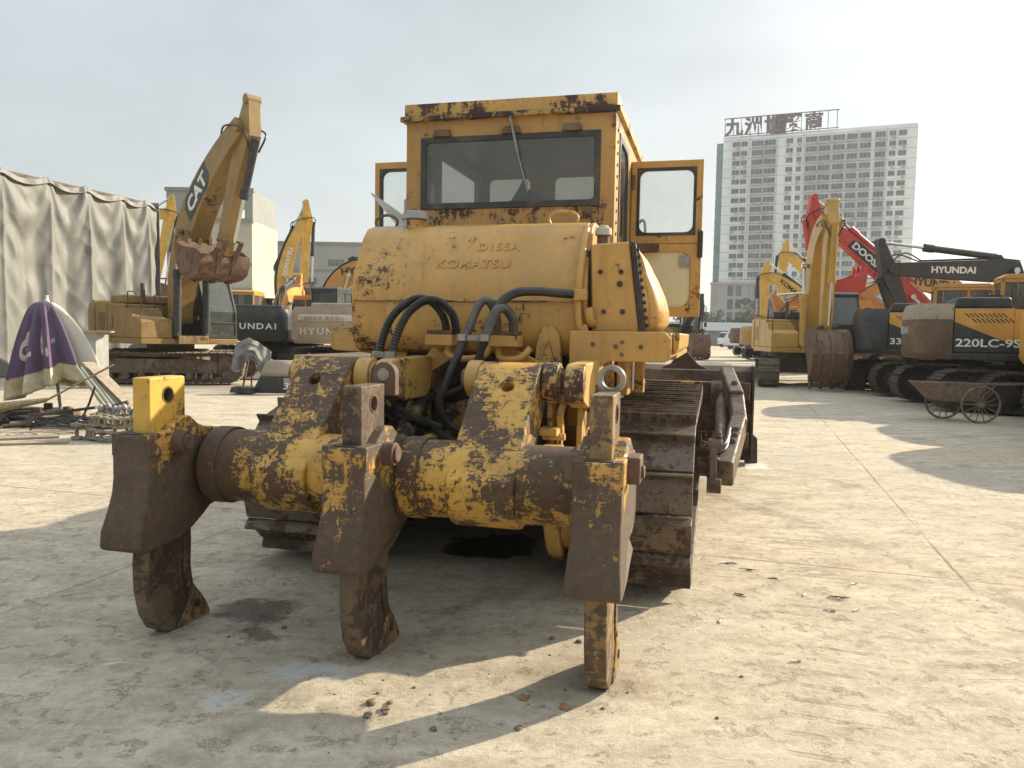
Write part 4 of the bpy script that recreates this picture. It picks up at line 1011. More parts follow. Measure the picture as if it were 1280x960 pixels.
    # lettering
    if boomtext:
        txt, size, t, mt, side, plate = boomtext
        i = int(t * (len(cl) - 1)); p = cl[i]; q = cl[min(len(cl) - 1, i + 1)]
        tg = V((0, q[0] - p[0], q[1] - p[1])).normalized()
        for sd in (-1, 1):
            xd = tg * (1 if sd > 0 else -1); nn = V((sd, 0, 0)); yd = nn.cross(xd)
            if plate:
                pw, ph, pm = plate
                pb = MB(); cc = V((bx + sd * (hb + .003), p[0], p[1]))
                cs = [(-pw / 2, -ph / 2), (pw * .38, -ph / 2), (pw / 2, -ph * .2), (pw / 2, ph / 2), (-pw * .38, ph / 2), (-pw / 2, ph * .2)]
                vs = [cc + xd * u + yd * w_ for u, w_ in cs]; vs2 = [v_ + nn * .004 for v_ in vs]; nn_ = len(cs)
                pb.addv(vs + vs2, [tuple(reversed(range(nn_))), tuple(range(nn_, 2 * nn_))] + [(i_, (i_ + 1) % nn_, nn_ + (i_ + 1) % nn_, nn_ + i_) for i_ in range(nn_)])
                pb.build('decal', pm, bo, smooth=0)
            o_ = V((bx + sd * (hb + .010), p[0], p[1])) - yd * size * .35
            text('lettering', txt, size, mt, bo, tuple(o_), tuple(xd), tuple(yd), .002, .035, 'CENTER', sx=1.15)
    if text_side:
        txt, size, yy, zz, mt = text_side
        text('lettering', txt, size, mt, E_, (1.344, yy, zz), (0, 1, 0), (0, 0, 1), .002, .022, sx=1.3)
        text('lettering', txt, size, mt, E_, (-1.344, -.80, zz), (0, -1, 0), (0, 0, 1), .002, .022, sx=1.3)
    if text_rear:
        txt, size, zz, mt = text_rear
        # follow the curved tail letter by letter
        wd_ = [.42 if ch == 'I' else 1.0 for ch in txt]; tot_ = sum(wd_)
        for k, ch in enumerate(txt):
            px = ((sum(wd_[:k]) + wd_[k] / 2) - tot_ / 2) * size * 1.02          # px grows to picture right seen from behind = +x
            a = math.acos(max(-1, min(1, px / 1.36))); py = -2.25 - tail * sin(a) ** .8
            da = 1e-3; px2 = 1.36 * cos(a - da); py2 = -2.25 - tail * sin(a - da) ** .8
            xd = V((px2 - px, py2 - py, 0)).normalized()
            if xd.x < 0: xd = -xd
            nn = xd.cross(V((0, 0, 1)))
            o_ = V((px, py, zz)) + nn * .012
            text('lettering', ch, size, mt, cwo, tuple(o_), tuple(xd), (0, 0, 1), .002, .025, 'CENTER', sx=1.2)
    return E_

YEL = dict(body='catY', dark='catY', cw='catY', boom='catY', cab='rubber', cabroof='rubber', hood='catY')
HY = dict(body='hyO', dark='hyD', cw='hyD', boom='hyO', cab='hyO', hood='hyD', split=True)

e1 = excavator('old yellow excavator, boom raised high and bucket curled, beside the grey tarpaulin', -9.65, 21.7, 132, (.60, 1.75), (.75, 4.7), (4.25, 6.35), (3.05, 3.40), 168, YEL, tyaw=80,
          boomtext=('CAT', .52, .66, 'white', 0, (1.5, .62, 'hyD')), boomw=.52, bw=1.3, wid=1.08, stick_tail=.65)
G_ = radians
e5 = excavator('golden yellow excavator facing the camera with its bucket hanging down in front', 9.60, 25.2, 188, (.9, 1.75), (.55, 4.7), (2.45, 4.95), (2.30, 1.47), -60,
          dict(body='goldY', dark='goldY', cw='goldY', boom='goldY', stick='goldY', cab='hyD', hood='hyD', beacon=True, cyl='goldY'), tyaw=196, bw=1.1, stick_tail=.55, boomw=.5)
e6 = excavator('orange and slate excavator with a scraped brown counterweight, marked 220LC-9S', 11.92, 17.43, 112, (.9, 1.75), (2.3, 4.9), (6.2, 4.4), (6.6, 1.5), 200, dict(HY, cw='hyW', cwband='hyT'), toff=-.4, s=1.03, tyaw=99, trk='etrackd',
          text_side=('220LC-9S', .23, -1.80, 1.36, 'white'), text_rear=('HYUNDAI', .24, 1.62, 'lettergrey'))
e7 = excavator('orange and black excavator marked 330, behind the scraped 220LC-9S machine', 12.62, 21.6, 114, (.9, 1.75), (2.3, 4.9), (6.2, 4.4), (6.6, 1.5), 200, dict(HY), toff=-.40, trk='etrackd', s=1.05, tyaw=99,
          text_side=('330LC-9S', .22, -1.80, 1.34, 'white'))
e8 = excavator('yellow excavator cut off by the right edge, behind the spoked handcart', 12.6, 14.1, 103, (.9, 1.75), (2.3, 4.9), (6.2, 4.4), (6.6, 1.5), 200, dict(YEL, body='brightY', dark='brightY', cw='brightY', boom='brightY', cab='hyO', beacon=True), toff=-1.0, trk='etrackd')
e9 = excavator('excavator whose long dark boom lettered HYUNDAI reaches left above the others', 17.6, 25.6, -91, (.8, 1.9), (1.2, 3.85), (5.25, 3.84), (4.15, 1.05), 165, dict(body='hyD', dark='hyD', cw='hyD', boom='hyD', stick='hyD', cab='hyO', hood='hyD'), stick_tail=.95, wid=.85,
          boomtext=('HYUNDAI', .29, .74, 'white', 0, None), trk='etrackd', kcurve=False)
e10 = excavator('red excavator with its boom and curled bucket raised behind the yellow one', 17.6, 28.6, -90, (1.3, 1.6), (2.7, 3.0), (6.55, 6.10), (6.1, 3.55), 166, dict(body='red', dark='hyD', cw='red', boom='red', cab='hyD', hood='hyD', cyl='red'), bucket='red', stick_tail=.6,
          boomtext=('DOOSAN', .34, .76, 'white', 0, (1.9, .42, 'hyD')), trk='etrackd', kcurve=True, wid=.85, bw=1.2)
e11 = excavator('excavator with a faded orange boom lettered HYUNDAI under the long dark boom', 20.6, 32, -90, (.9, 1.75), (2.2, 5.0), (6.3, 3.4), (5.0, 1.4), 165, dict(HY), boomtext=('HYUNDAI', .42, .62, 'hyD', 0, None), trk='etrackd', wid=.95)
e12 = excavator('excavator with a low orange boom lettered CASE behind the black 330 machine', 19.0, 35.5, -90, (.9, 1.75), (3.0, 4.3), (6.6, 2.9), (5.2, 1.2), 165, dict(body='caseO', dark='caseO', cw='caseO', boom='caseO', cab='hyD', hood='hyD'), boomtext=('CASE', .5, .82, 'white', 0, None), trk='etrackd')
e3 = excavator('bright yellow excavator, boom raised against the long grey block', -11.6, 36.5, 60, (.9, 1.75), (.2, 4.4), (1.75, 6.9), (1.65, 3.4), -100, dict(YEL, body='brightY', dark='brightY', cw='brightY', boom='brightY', cab='hyD'), far=True, boomtext=('KOMATSU', .26, .60, 'white', 0, None), wid=.8)
e3b = excavator('excavator with a dark tail and orange cab behind the grey cloth bundle', -9.6, 30.4, -2, (.9, 1.75), (1.6, 3.0), (4.6, 3.2), (4.8, 1.5), -80, dict(HY), text_rear=('HYUNDAI', .30, 1.52, 'white'), trk='etrackd')
e4 = excavator('orange excavator with a tan counterweight carrying a white warning banner, left of the bulldozer', -5.55, 27.2, 8, (.9, 1.75), (2.4, 3.0), (5.0, 2.3), (4.9, 1.0), -80, dict(HY, cw='hyT', cwband='hyT', hood='hyT', cab='hyD'), text_rear=('HYUNDAI', .30, 1.38, 'lettergrey'), trk='etrackd')
e4b = excavator('excavator with an orange boom arching to the right above the tan counterweight', -9.1, 33.0, 84, (.9, 1.75), (1.3, 5.4), (5.9, 3.6), (6.2, 1.4), -80, dict(HY), ladder=True, trk='etrackd', boomtext=('HYUNDAI', .40, .62, 'hyD', 0, None), wid=1.1)
e2 = excavator('bright yellow excavator whose boom tip shows past the end of the tarpaulin', -21.6, 36.5, 62, (.9, 1.75), (1.0, 5.6), (4.9, 7.3), (4.25, 3.6), -100, dict(YEL, body='brightY', dark='brightY', cw='brightY', boom='brightY', cab='hyD'), far=True, wid=.85)
# far ones in the middle distance on the right
e13 = excavator('small looking far yellow excavator with an upright bent boom, left of the golden one', 18.5, 44.5, -80, (.9, 1.75), (1.4, 4.2), (3.8, 5.2), (3.9, 2.4), 165, dict(YEL, body='brightY', dark='brightY', cw='brightY', boom='brightY', cab='hyD'), far=True, boomtext=('KOMATSU', .34, .7, 'hyD', 0, None), group='far excavators')
e14 = excavator('far yellow excavator with the taller bent boom, just left of the golden one', 21.6, 48.5, -78, (.9, 1.75), (1.6, 4.9), (4.4, 6.9), (4.7, 3.4), 165, dict(YEL, body='brightY', dark='brightY', cw='brightY', boom='brightY', cab='hyD'), far=True, boomtext=('KOMATSU', .34, .7, 'hyD', 0, None), group='far excavators')
e15 = excavator('far orange excavator with an arched orange boom and dark hood', 13.6, 35.5, 25, (.9, 1.75), (1.4, 4.2), (4.3, 3.9), (4.6, 1.5), -80, dict(HY, cw='hyO'), far=True, group='far excavators', trk='etrackd')
e16 = excavator('farthest excavator with an orange and dark side standing in front of the white trucks', 19.9, 60.5, 90, (.9, 1.75), (2.0, 3.0), (5.2, 2.6), (5.4, 1.0), -80, dict(HY, cw='hyW'), far=True, group='far excavators', trk='etrackd', text_side=('220LC', .22, -1.8, 1.36, 'white'))
e17 = excavator('far yellow excavator tail beside the orange and dark one', 18.2, 52.0, 75, (.9, 1.75), (2.0, 3.2), (5.2, 2.6), (5.4, 1.0), -80, dict(YEL, body='goldY', dark='goldY', cw='goldY', boom='goldY', cab='hyD'), far=True, group='far excavators', trk='etrackd')
e18 = excavator('dark grey far excavator seen under the open cab door of the bulldozer', 11.2, 52.5, 170, (.9, 1.75), (1.6, 3.4), (3.6, 3.4), (3.4, 1.6), -90, dict(body='goldY', dark='hyD', cw='hyD', boom='hyD', cab='hyD', hood='hyD'), far=True, group='far excavators', trk='etrackd')
# beyond the right edge: they throw the rounded shadows on the concrete
for (xx, yy, nm) in ((11.4, 11.2, 'orange excavator just past the right edge, its rounded shadow on the concrete'), (10.9, 7.5, 'orange excavator outside the right edge nearest the camera, throwing the front shadow')):
    excavator(nm, xx, yy, 92, (.9, 1.75), (2.3, 4.9), (6.2, 4.4), (6.6, 1.5), 200, dict(HY), far=True, trk='etrackd')
# extras on excavators
MAT['bannerink'] = plain('banner_ink', (.45, .20, .10), .7, .1, 5); MAT['bannercloth'] = plain('banner_cloth', (.46, .46, .44), .7, .1, 5, dust=.3)
def ban():
    m = MB(); n = 10; vs = []
    for k in range(n + 1):
        u = -1.05 + 1.95 * k / n; a = math.acos(u / 1.36); py = -2.25 - .45 * sin(a) ** .8 - .012
        vs += [(u, py, 1.80), (u, py, 2.02)]
    m.addv(vs, [(2 * k, 2 * k + 2, 2 * k + 3, 2 * k + 1) for k in range(n)])
    o = m.build('banner', 'bannercloth', e4); s_ = o.modifiers.new('t', 'SOLIDIFY'); s_.thickness = .008; s_.offset = 0
    chars = '旋转半径禁止站入'
    for k, ch in enumerate(chars):
        u = -.78 + 1.36 * (k + .5 + (.4 if k > 3 else -.1)) / 8.4; a = math.acos(u / 1.36); py = -2.25 - .45 * sin(a) ** .8 - .022
        a2 = math.acos((u + .01) / 1.36); py2 = -2.25 - .45 * sin(a2) ** .8 - .022
        text('banner_lettering', ch, .14, 'bannerink', o, (u, py, 1.84), (.01, py2 - py, 0), (0, 0, 1), .002, .012, 'CENTER')
    for u in (-.96, .82):
        a = math.acos(u / 1.36); py = -2.25 - .45 * sin(a) ** .8 - .024
        t_ = MB(); t_.prism([(u - .07, 1.84), (u + .07, 1.84), (u, 1.98)], 1, py - .004, py); t_.build('warning_triangle', 'yellowtag', o)
ban()
m = MB(); m.box(-1.37, -1.30, -2.62, -2.3, 1.4, 1.62); m.build('tail_lamp', 'redlens', e7, bevel=.01)

# ------------------------------------------------------------------ ground
def ground_mat():
    m, t = newmat('worn_concrete')
    tc = t.add('ShaderNodeTexCoord').outputs['Object']
    sep = t.add('ShaderNodeSeparateXYZ', None, Vector=tc); X, Yc = sep.outputs[0], sep.outputs[1]
    big = t.noise(tc, .35, 7, .6, .6)
    med = t.noise(t.mapping(tc, (1, 2.0, 1), rot=(0, 0, .25)), 1.7, 12, .74, .3)
    fine = t.noise(tc, 16, 9, .75, .4)
    grit = t.noise(tc, 95, 4, .8)
    v = t.math('ADD', t.math('MULTIPLY', med, .55), t.math('MULTIPLY', fine, .45))
    col = t.mix(t.step(v, .36, .66), (.335, .278, .200), (.59, .515, .395))
    col = t.mix(t.math('MULTIPLY', t.step(big, .45, .68), .55), col, (.40, .355, .29))
    col = t.mix(t.math('MULTIPLY', t.step(big, .30, .44, 1, 0), .5), col, (.47, .36, .23))
    # dusty pale scuffs, long and thin, in two directions
    s1 = t.noise(t.mapping(tc, (1.1, 9, 1), rot=(0, 0, -.35)), 1.3, 8, .7, .7)
    col = t.mix(t.math('MULTIPLY', t.step(s1, .60, .70), .55), col, (.60, .54, .43))
    s2 = t.noise(t.mapping(tc, (8, 1.0, 1), rot=(0, 0, -.5)), 1.6, 8, .7, .5)
    col = t.mix(t.math('MULTIPLY', t.step(s2, .62, .70), .4), col, (.22, .18, .13))
    # dark specks of grit
    vo = t.add('ShaderNodeTexVoronoi', None, Vector=tc, Scale=34, Randomness=1.0).outputs['Distance']
    gate = t.step(t.noise(tc, 1.1, 4, .6), .52, .66)
    sp = t.math('LESS_THAN', vo, t.math('MULTIPLY', gate, .13))
    col = t.mix(t.math('MULTIPLY', sp, .8), col, (.07, .05, .035))
    gg = t.noise(tc, 60, 6, .8)
    col = t.mix(t.math('MULTIPLY', t.step(gg, .54, .66), .45), col, (.26, .21, .155))
    col = t.mix(t.math('MULTIPLY', t.step(gg, .46, .36), .35), col, (.66, .58, .46))
    mf = t.noise(t.mapping(tc, (1, 2.6, 1), rot=(0, 0, .12)), 9, 9, .78, .25)
    col = t.mix(t.math('MULTIPLY', t.step(mf, .55, .66), .30), col, (.28, .22, .16))
    # flaked shallow pits
    fl = t.noise(tc, 6.5, 12, .78, .2)
    pit = t.step(fl, .56, .60)
    col = t.mix(t.math('MULTIPLY', pit, .18), col, (.24, .19, .14))
    # slab joints (nearly along the view) and hairline cracks
    jx = t.math('ADD', t.math('MULTIPLY', X, .955), t.math('MULTIPLY', Yc, -.295))
    jx = t.math('ADD', jx, t.math('MULTIPLY', t.noise(tc, 3, 5, .7), .05))
    fr = t.math('ABSOLUTE', t.math('SUBTRACT', t.math('FRACT', t.math('MULTIPLY', t.math('ADD', jx, 1.15), .2)), .5))
    j = t.step(fr, .0010, .0035, 1, 0)
    jy = t.math('ADD', t.math('MULTIPLY', X, .295), t.math('MULTIPLY', Yc, .955))
    jy = t.math('ADD', jy, t.math('MULTIPLY', t.noise(tc, 3, 5, .7), .05))
    fr2 = t.math('ABSOLUTE', t.math('SUBTRACT', t.math('FRACT', t.math('MULTIPLY', t.math('ADD', jy, 2.1), .2)), .5))
    j2 = t.step(fr2, .0015, .004, 1, 0)
    jj = t.math('MULTIPLY', t.math('MAXIMUM', j, j2), t.step(t.noise(tc, .9, 4, .6), .35, .55))
    cv = t.add('ShaderNodeTexVoronoi', dict(feature='DISTANCE_TO_EDGE'), Vector=t.add('ShaderNodeVectorMath', dict(operation='ADD'), i0=tc, i1=t.add('ShaderNodeTexNoise', None, Vector=tc, Scale=2.0, Detail=6, Roughness=.7).outputs['Color']).outputs[0], Scale=.42).outputs['Distance']
    ck = t.math('MULTIPLY', t.step(cv, .001, .006, 1, 0), t.step(t.noise(tc, .6, 3, .6), .5, .6))
    jj = t.math('MAXIMUM', jj, t.math('MULTIPLY', ck, .4))
    col = t.mix(t.math('MULTIPLY', jj, .38), col, (.12, .09, .065))
    # tread prints: short bars along two bands
    def band(ang, off, w):
        a = t.math('ADD', t.math('MULTIPLY', X, cos(ang)), t.math('MULTIPLY', Yc, -sin(ang)))
        b = t.math('ADD', t.math('MULTIPLY', X, sin(ang)), t.math('MULTIPLY', Yc, cos(ang)))
        inb = t.step(t.math('ABSOLUTE', t.math('SUBTRACT', a, off)), w * .8, w, 1, 0)
        br = t.step(t.math('SINE', t.math('MULTIPLY', b, 42)), .5, .8)
        return t.math('MULTIPLY', t.math('MULTIPLY', inb, br), t.step(t.noise(tc, 1.3, 5, .7), .48, .6))
    tb = t.math('MAXIMUM', band(-.06, 2.35, .16), band(.3, .4, .25))
    def arc(cx, cy, R_, w, f):
        nonlocal col
        dx = t.math('SUBTRACT', X, cx); dy = t.math('SUBTRACT', Yc, cy)
        d = t.math('SQRT', t.math('ADD', t.math('MULTIPLY', dx, dx), t.math('MULTIPLY', dy, dy)))
        d = t.math('ADD', d, t.math('MULTIPLY', t.noise(tc, .8, 4, .6), .12))
        k = t.step(t.math('ABSOLUTE', t.math('SUBTRACT', d, R_)), w * .4, w, 1, 0)
        k = t.math('MULTIPLY', t.math('MULTIPLY', k, f), t.step(t.noise(tc, 2.2, 8, .75), .42, .62))
        col = t.mix(k, col, (.20, .165, .125))
    arc(-9, 2, 12.2, .14, .5); arc(-9, 2, 13.9, .14, .45); arc(14, -6, 17.5, .16, .4); arc(14, -6, 19.4, .16, .4); arc(5, 30, 16, .3, .4)
    col = t.mix(t.math('MULTIPLY', tb, .35), col, (.25, .20, .15))
    # stains with their own shapes
    wob = t.add('ShaderNodeVectorMath', dict(operation='SCALE'), i0=t.add('ShaderNodeVectorMath', dict(operation='SUBTRACT'), i0=t.add('ShaderNodeTexNoise', None, Vector=tc, Scale=2.6, Detail=7, Roughness=.7).outputs['Color'], i1=(.5, .5, .5)).outputs[0], Scale=.75).outputs[0]
    wp = t.add('ShaderNodeVectorMath', dict(operation='ADD'), i0=tc, i1=wob).outputs[0]
    def stain(x, y, rx, ry, c, f, soft=.35):
        nonlocal col
        q = t.mapping(wp, (1 / rx, 1 / ry, 0), loc=(-x / rx, -y / ry, 0))
        d = t.add('ShaderNodeVectorMath', dict(operation='LENGTH'), i0=q).outputs['Value']
        k = t.math('MULTIPLY', t.step(d, 1 - soft, 1, 1, 0), f)
        k = t.math('MULTIPLY', k, t.step(fine, .25, .5, .6, 1))
        col = t.mix(k, col, c); return k
    k1 = stain(-1.38, 3.98, .30, .20, (.075, .06, .045), .85, .5)
    stain(-1.25, 3.70, .16, .12, (.09, .07, .05), .7, .5)
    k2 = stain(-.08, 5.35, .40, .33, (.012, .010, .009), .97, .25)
    stain(-.85, 3.25, .28, .10, (.50, .50, .47), .7, .6)
    stain(-1.15, 3.05, .10, .07, (.48, .48, .46), .7, .6)
    stain(-.55, 3.9, .22, .08, (.46, .45, .42), .6, .6)
    stain(2.80, 9.0, .25, .35, (.66, .62, .55), .8, .3)
    stain(1.5, 6.6, .25, .04, (.66, .62, .53), .8, .5)
    stain(.3, 3.3, .5, .25, (.19, .14, .095), .45, .8)
    stain(-6.4, 11.6, 1.6, .9, (.10, .08, .06), .8, .5)
    stain(-8.5, 20, 5, 1.5, (.16, .13, .10), .6, .6)
    rough = t.math('SUBTRACT', .92, t.math('MULTIPLY', t.math('MAXIMUM', k1, k2), .5))
    h = t.math('ADD', t.math('MULTIPLY', fine, .6), t.math('MULTIPLY', grit, .35))
    h = t.math('ADD', h, t.math('MULTIPLY', med, .8))
    h = t.math('SUBTRACT', h, t.math('MULTIPLY', jj, .5)); h = t.math('SUBTRACT', h, t.math('MULTIPLY', pit, .35))
    h = t.math('ADD', h, t.math('MULTIPLY', sp, .5)); h = t.math('SUBTRACT', h, t.math('MULTIPLY', tb, .4))
    bp = t.add('ShaderNodeBump', None, Strength=.75, Distance=.018, Height=h).outputs[0]
    b = t.add('ShaderNodeBsdfPrincipled', None, Base_Color=col, Roughness=rough, Normal=bp)
    b.inputs['Specular IOR Level'].default_value = .25
    t.out(b.outputs[0]); return m
MAT['ground'] = ground_mat()
g = MB(); g.addv([(-900, -60, 0), (900, -60, 0), (900, 1400, 0), (-900, 1400, 0)], [(0, 1, 2, 3)])
go = g.build('ground', 'ground', smooth=0); tag(go, 'dusty beige concrete yard', None, kind='structure')

# ------------------------------------------------------------------ tower block
def tower():
    MAT['tower'] = plain('tower_render', (.74, .77, .77), .85, .10, .12, bump=.0, dust=.25, dustc=(.62, .64, .63))
    MAT['podium'] = plain('podium_stone', (.40, .37, .34), .8, .10, .2, bump=0)
    MAT['towerglass'] = plain('tower_window', (.10, .12, .125), .3, .45, .35, bump=0)
    MAT['teal'] = plain('teal_glazing', (.16, .25, .25), .25, .2, .3, bump=0)
    MAT['tframe'] = plain('balcony_grey', (.40, .41, .41), .7, .2, 1, bump=0)
    MAT['signsteel'] = plain('sign_steel', (.13, .10, .10), .8, .2, .5, bump=0)
    T = empty('tower_block', (64.3, 235, 0), -radians(22)); tag(T, 'pale high-rise tower with rows of balconies and large rooftop characters', 'building')
    Wd = 50.2
    m = MB(); m.box(-2.0, Wd, .0, 20, 18.2, 61.2); m.box(-2.0, Wd, 1.5, 20, 61.2, 62.0); m.box(11, 14, 2, 14, 62, 67)
    w = m.build('wall', 'tower', T, smooth=0)
    m = MB(); m.box(-3.9, -2.1, .4, 14, 18.2, 60.0)
    for k in range(15): m.box(-3.98, -2.2, .3, 14, 20.5 + k * 2.7, 20.8 + k * 2.7)
    m.build('glazed_bay', 'teal', T, smooth=0)
    m = MB(); m.box(-4.2, Wd + .5, -.5, 21, 0, 18.0); m.box(-4.4, Wd + .7, -.8, 21, 17.6, 18.3); m.build('podium', 'podium', T, smooth=0)
    cols = [(2.2 - 1.4, 2.9, 'n'), (3.3, 5.0, 'n'), (6.3, 9.5, 'b'), (9.9, 13.1, 'b'), (16.0, 17.8, 's'), (18.9, 20.2, 's'), (21.3, 24.4, 'b'), (24.8, 27.9, 'b'), (28.6, 31.7, 'b'), (32.3, 35.0, 'b'), (35.7, 38.5, 'b'), (39.6, 42.2, 'b'), (43.2, 44.8, 's'), (45.5, 47.5, 's')]
    cnt = 0; cnta = 0; rest = MB(); resta = MB(); fr = MB(); rng = random.Random(3)
    for fl in range(15):
        z = 19.6 + fl * 2.76
        for (a, b, k) in cols:
            h = 1.25 if k != 'b' else 1.45
            z0 = z + (.4 if k != 'b' else .2)
            mb = MB() if cnt < 98 else rest
            y0 = -.10 if k != 'b' else -.22
            mb.box(a, b, y0, .1, z0, z0 + h); cnt += 1
            if mb is not rest:
                wo = mb.build('window', 'towerglass', T, smooth=0)
                tgt = MB()
            else: tgt = fr
            n_ = max(2, int((b - a) / .8))
            for i in range(n_ + 1): xx = a + (b - a) * i / n_; tgt.box(xx - .05, xx + .05, y0 - .08, y0, z0, z0 + h)
            tgt.box(a - .1, b + .1, y0 - .12, 0, z0 - .18, z0); tgt.box(a - .1, b + .1, y0 - .12, 0, z0 + h, z0 + h + .08)
            if k == 'b': tgt.box(a - .1, b + .1, y0 - .30, 0, z0 - .62, z0 - .18)
            if mb is not rest: tgt.build('window_frame', 'tframe', wo, smooth=0)
            if rng.random() < .62:
                ax = a + .1 if rng.random() < .5 else b - .9
                cnta += 1
                am = MB() if cnta <= 95 else resta
                zz = z0 - .75 if k == 'b' else z0 - .68; yy = y0 - .75
                am.box(ax, ax + .8, yy, yy + .35, zz, zz + .55); am.box(ax, ax + .8, yy - .02, 0, zz - .06, zz)
                if am is not resta: am.build('air_conditioner', 'tframe', T, smooth=0)
    tag(rest.build('window', 'towerglass', T, smooth=0), kind='stuff'); tag(fr.build('window_frame', 'tframe', T, smooth=0), kind='stuff')
    if resta.v: tag(resta.build('air_conditioner', 'tframe', T, smooth=0), kind='stuff')
    m = MB()
    for fl in range(16): m.box(-2.02, Wd + .02, -.06, .0, 19.0 + fl * 2.76, 19.12 + fl * 2.76)
    for x in (5.6, 13.6, 20.8, 28.2, 35.3, 42.6): m.box(x - .06, x + .06, -.10, 0, 18.3, 61)
    m.build('facade_joint', 'tframe', T, smooth=0)
    # podium windows
    for k, (x0, wd) in enumerate([(0.8, 1.6), (3.2, 1.6), (8.5, 1.6), (11.2, 2.2), (14.9, 1.4), (17.2, 1.8), (21, 1.8), (24, 1.8), (28, 2), (32, 2), (36, 2), (40, 2), (44, 2)]):
        m = MB()
        for fl in range(4): m.box(x0, x0 + wd, -.62, -.4, 2.2 + fl * 4.0, 5.2 + fl * 4.0)
        m.build('podium_window', 'towerglass', T, smooth=0)
    m = MB()
    for x in (-3.4, 6.6, 7.2, 19.6, 26.4, 30.5, 34.5, 38.5, 42.5, 47): m.box(x, x + .35, -.85, -.5, 0, 17.6)
    m.build('pilaster', 'podium', T, smooth=0)
    # roof sign
    m = MB()
    m.box(-1.9, 30, .2, .45, 67.0, 67.25); m.box(-1.9, 30, .2, .45, 62.0, 62.2)
    for k in range(14): x = -1.8 + k * 2.4; m.box(x, x + .14, .25, .4, 62, 67.2); m.bar((x, .3, 62), (x, 5, 62), .1, .1); m.bar((x, .35, 67), (x, 5, 62.1), .12, .12)
    m.box(12.6, 15.6, .6, 9, 62, 67.3)
    sg = m.build('roof_sign_frame', 'signsteel', T, smooth=0)
    for k, ch in enumerate('九洲世贸商'):
        text('sign_character', ch, 5.3, 'signsteel', sg, (-1.6 + k * 5.55, .1, 62.5), (1, 0, 0), (0, 0, 1), .18, .035, sx=.98)
    return T
tower()

def grey_block(name, label, x0, x1, y, h, dep, mat, floors, zf, win=None, yaw=0, cat='building', skip=()):
    T = empty(name, ((x0 + x1) / 2, y, 0), radians(yaw)); tag(T, label, cat)
    w = (x1 - x0) / 2
    m = MB(); m.box(-w, w, 0, dep, 0, h); m.build('wall', mat, T, smooth=0)
    m = MB(); m.box(-w - .2, w + .2, -.25, .6, h - .35, h + .25); 
    for k in range(floors): m.box(-w - .05, w + .05, -.18, 0, zf + k * 3.6 - 1.0, zf + k * 3.6 - .65)
    m.build('band', 'blockband', T, smooth=0)
    n = int(2 * w / 5.2)
    for k in range(floors):
        for i in range(n):
            if (i + k * 2) % 7 in skip: continue
            xx = -w + 1.2 + i * 5.2
            m = MB(); m.box(xx, xx + 3.0, -.06, .1, zf + k * 3.6, zf + k * 3.6 + 1.3); wo = m.build('window', 'towerglass', T, smooth=0)
            m = MB()
            for j in range(5): m.box(xx + j * .75 - .03, xx + j * .75 + .03, -.12, -.06, zf + k * 3.6, zf + k * 3.6 + 1.3)
            m.box(xx, xx + 3, -.12, -.06, zf + k * 3.6 + .62, zf + k * 3.6 + .70); m.build('window_bar', 'blockband', wo, smooth=0)
    return T
MAT['block'] = plain('block_render', (.30, .30, .285), .85, .08, .2, bump=0)
MAT['block2'] = plain('grey_tower_render', (.24, .245, .24), .85, .08, .2, bump=0)
MAT['cream'] = plain('cream_render', (.40, .38, .31), .85, .08, .2, bump=0)
MAT['blockband'] = plain('block_band', (.20, .205, .20), .8, .1, .5, bump=0)
grey_block('office_building', 'long grey block with bands of small windows, left of the bulldozer', -58, -24, 150, 18.4, 14, 'block', 4, 3.2, skip=(2, 5))
b2 = grey_block('office_building', 'plain grey windowless-topped block rising behind the raised boom', -56.5, -42.5, 126, 24.0, 12, 'block2', 4, 4.0, skip=(1, 4))
b3 = grey_block('office_building', 'cream block with a water tank on its roof beneath the raised boom', -47.5, -37.9, 112, 17.2, 12, 'cream', 3, 4.5, skip=(1, 3, 4))
m = MB(); m.box(-2.5, 2.0, 1, 5, 17.2, 19.4); m.build('roof_room', 'cream', b3, smooth=0)
# low warehouse wall in the gap
T = empty('warehouse', (37, 138, 0)); tag(T, 'low blue-grey metal warehouse across the far end of the yard', 'warehouse')
MAT['shed'] = plain('shed_metal', (.20, .235, .25), .6, .12, 1, bump=0); MAT['shedroof'] = plain('shed_roof', (.15, .17, .18), .5, .1, 1, bump=0)
m = MB(); m.box(-14, 16, 0, 12, 0, 2.6)
for k in range(60): m.box(-14 + k * .5, -13.85 + k * .5, -.05, 0, 0, 2.5)
m.build('wall', 'shed', T, smooth=0)
m = MB(); m.prism([(-.5, 2.6), (-.5, 2.75), (9, 4.4), (12.5, 3.2), (12.5, 2.6)], 0, -14.4, 16.4); m.build('roof', 'shedroof', T, smooth=0)
for a_, b_ in ((-5.0, -.5), (4, 8)): m = MB(); m.box(a_, b_, -.09, -.05, 0, 2.35); m.build('door', 'blockband', T, smooth=0)

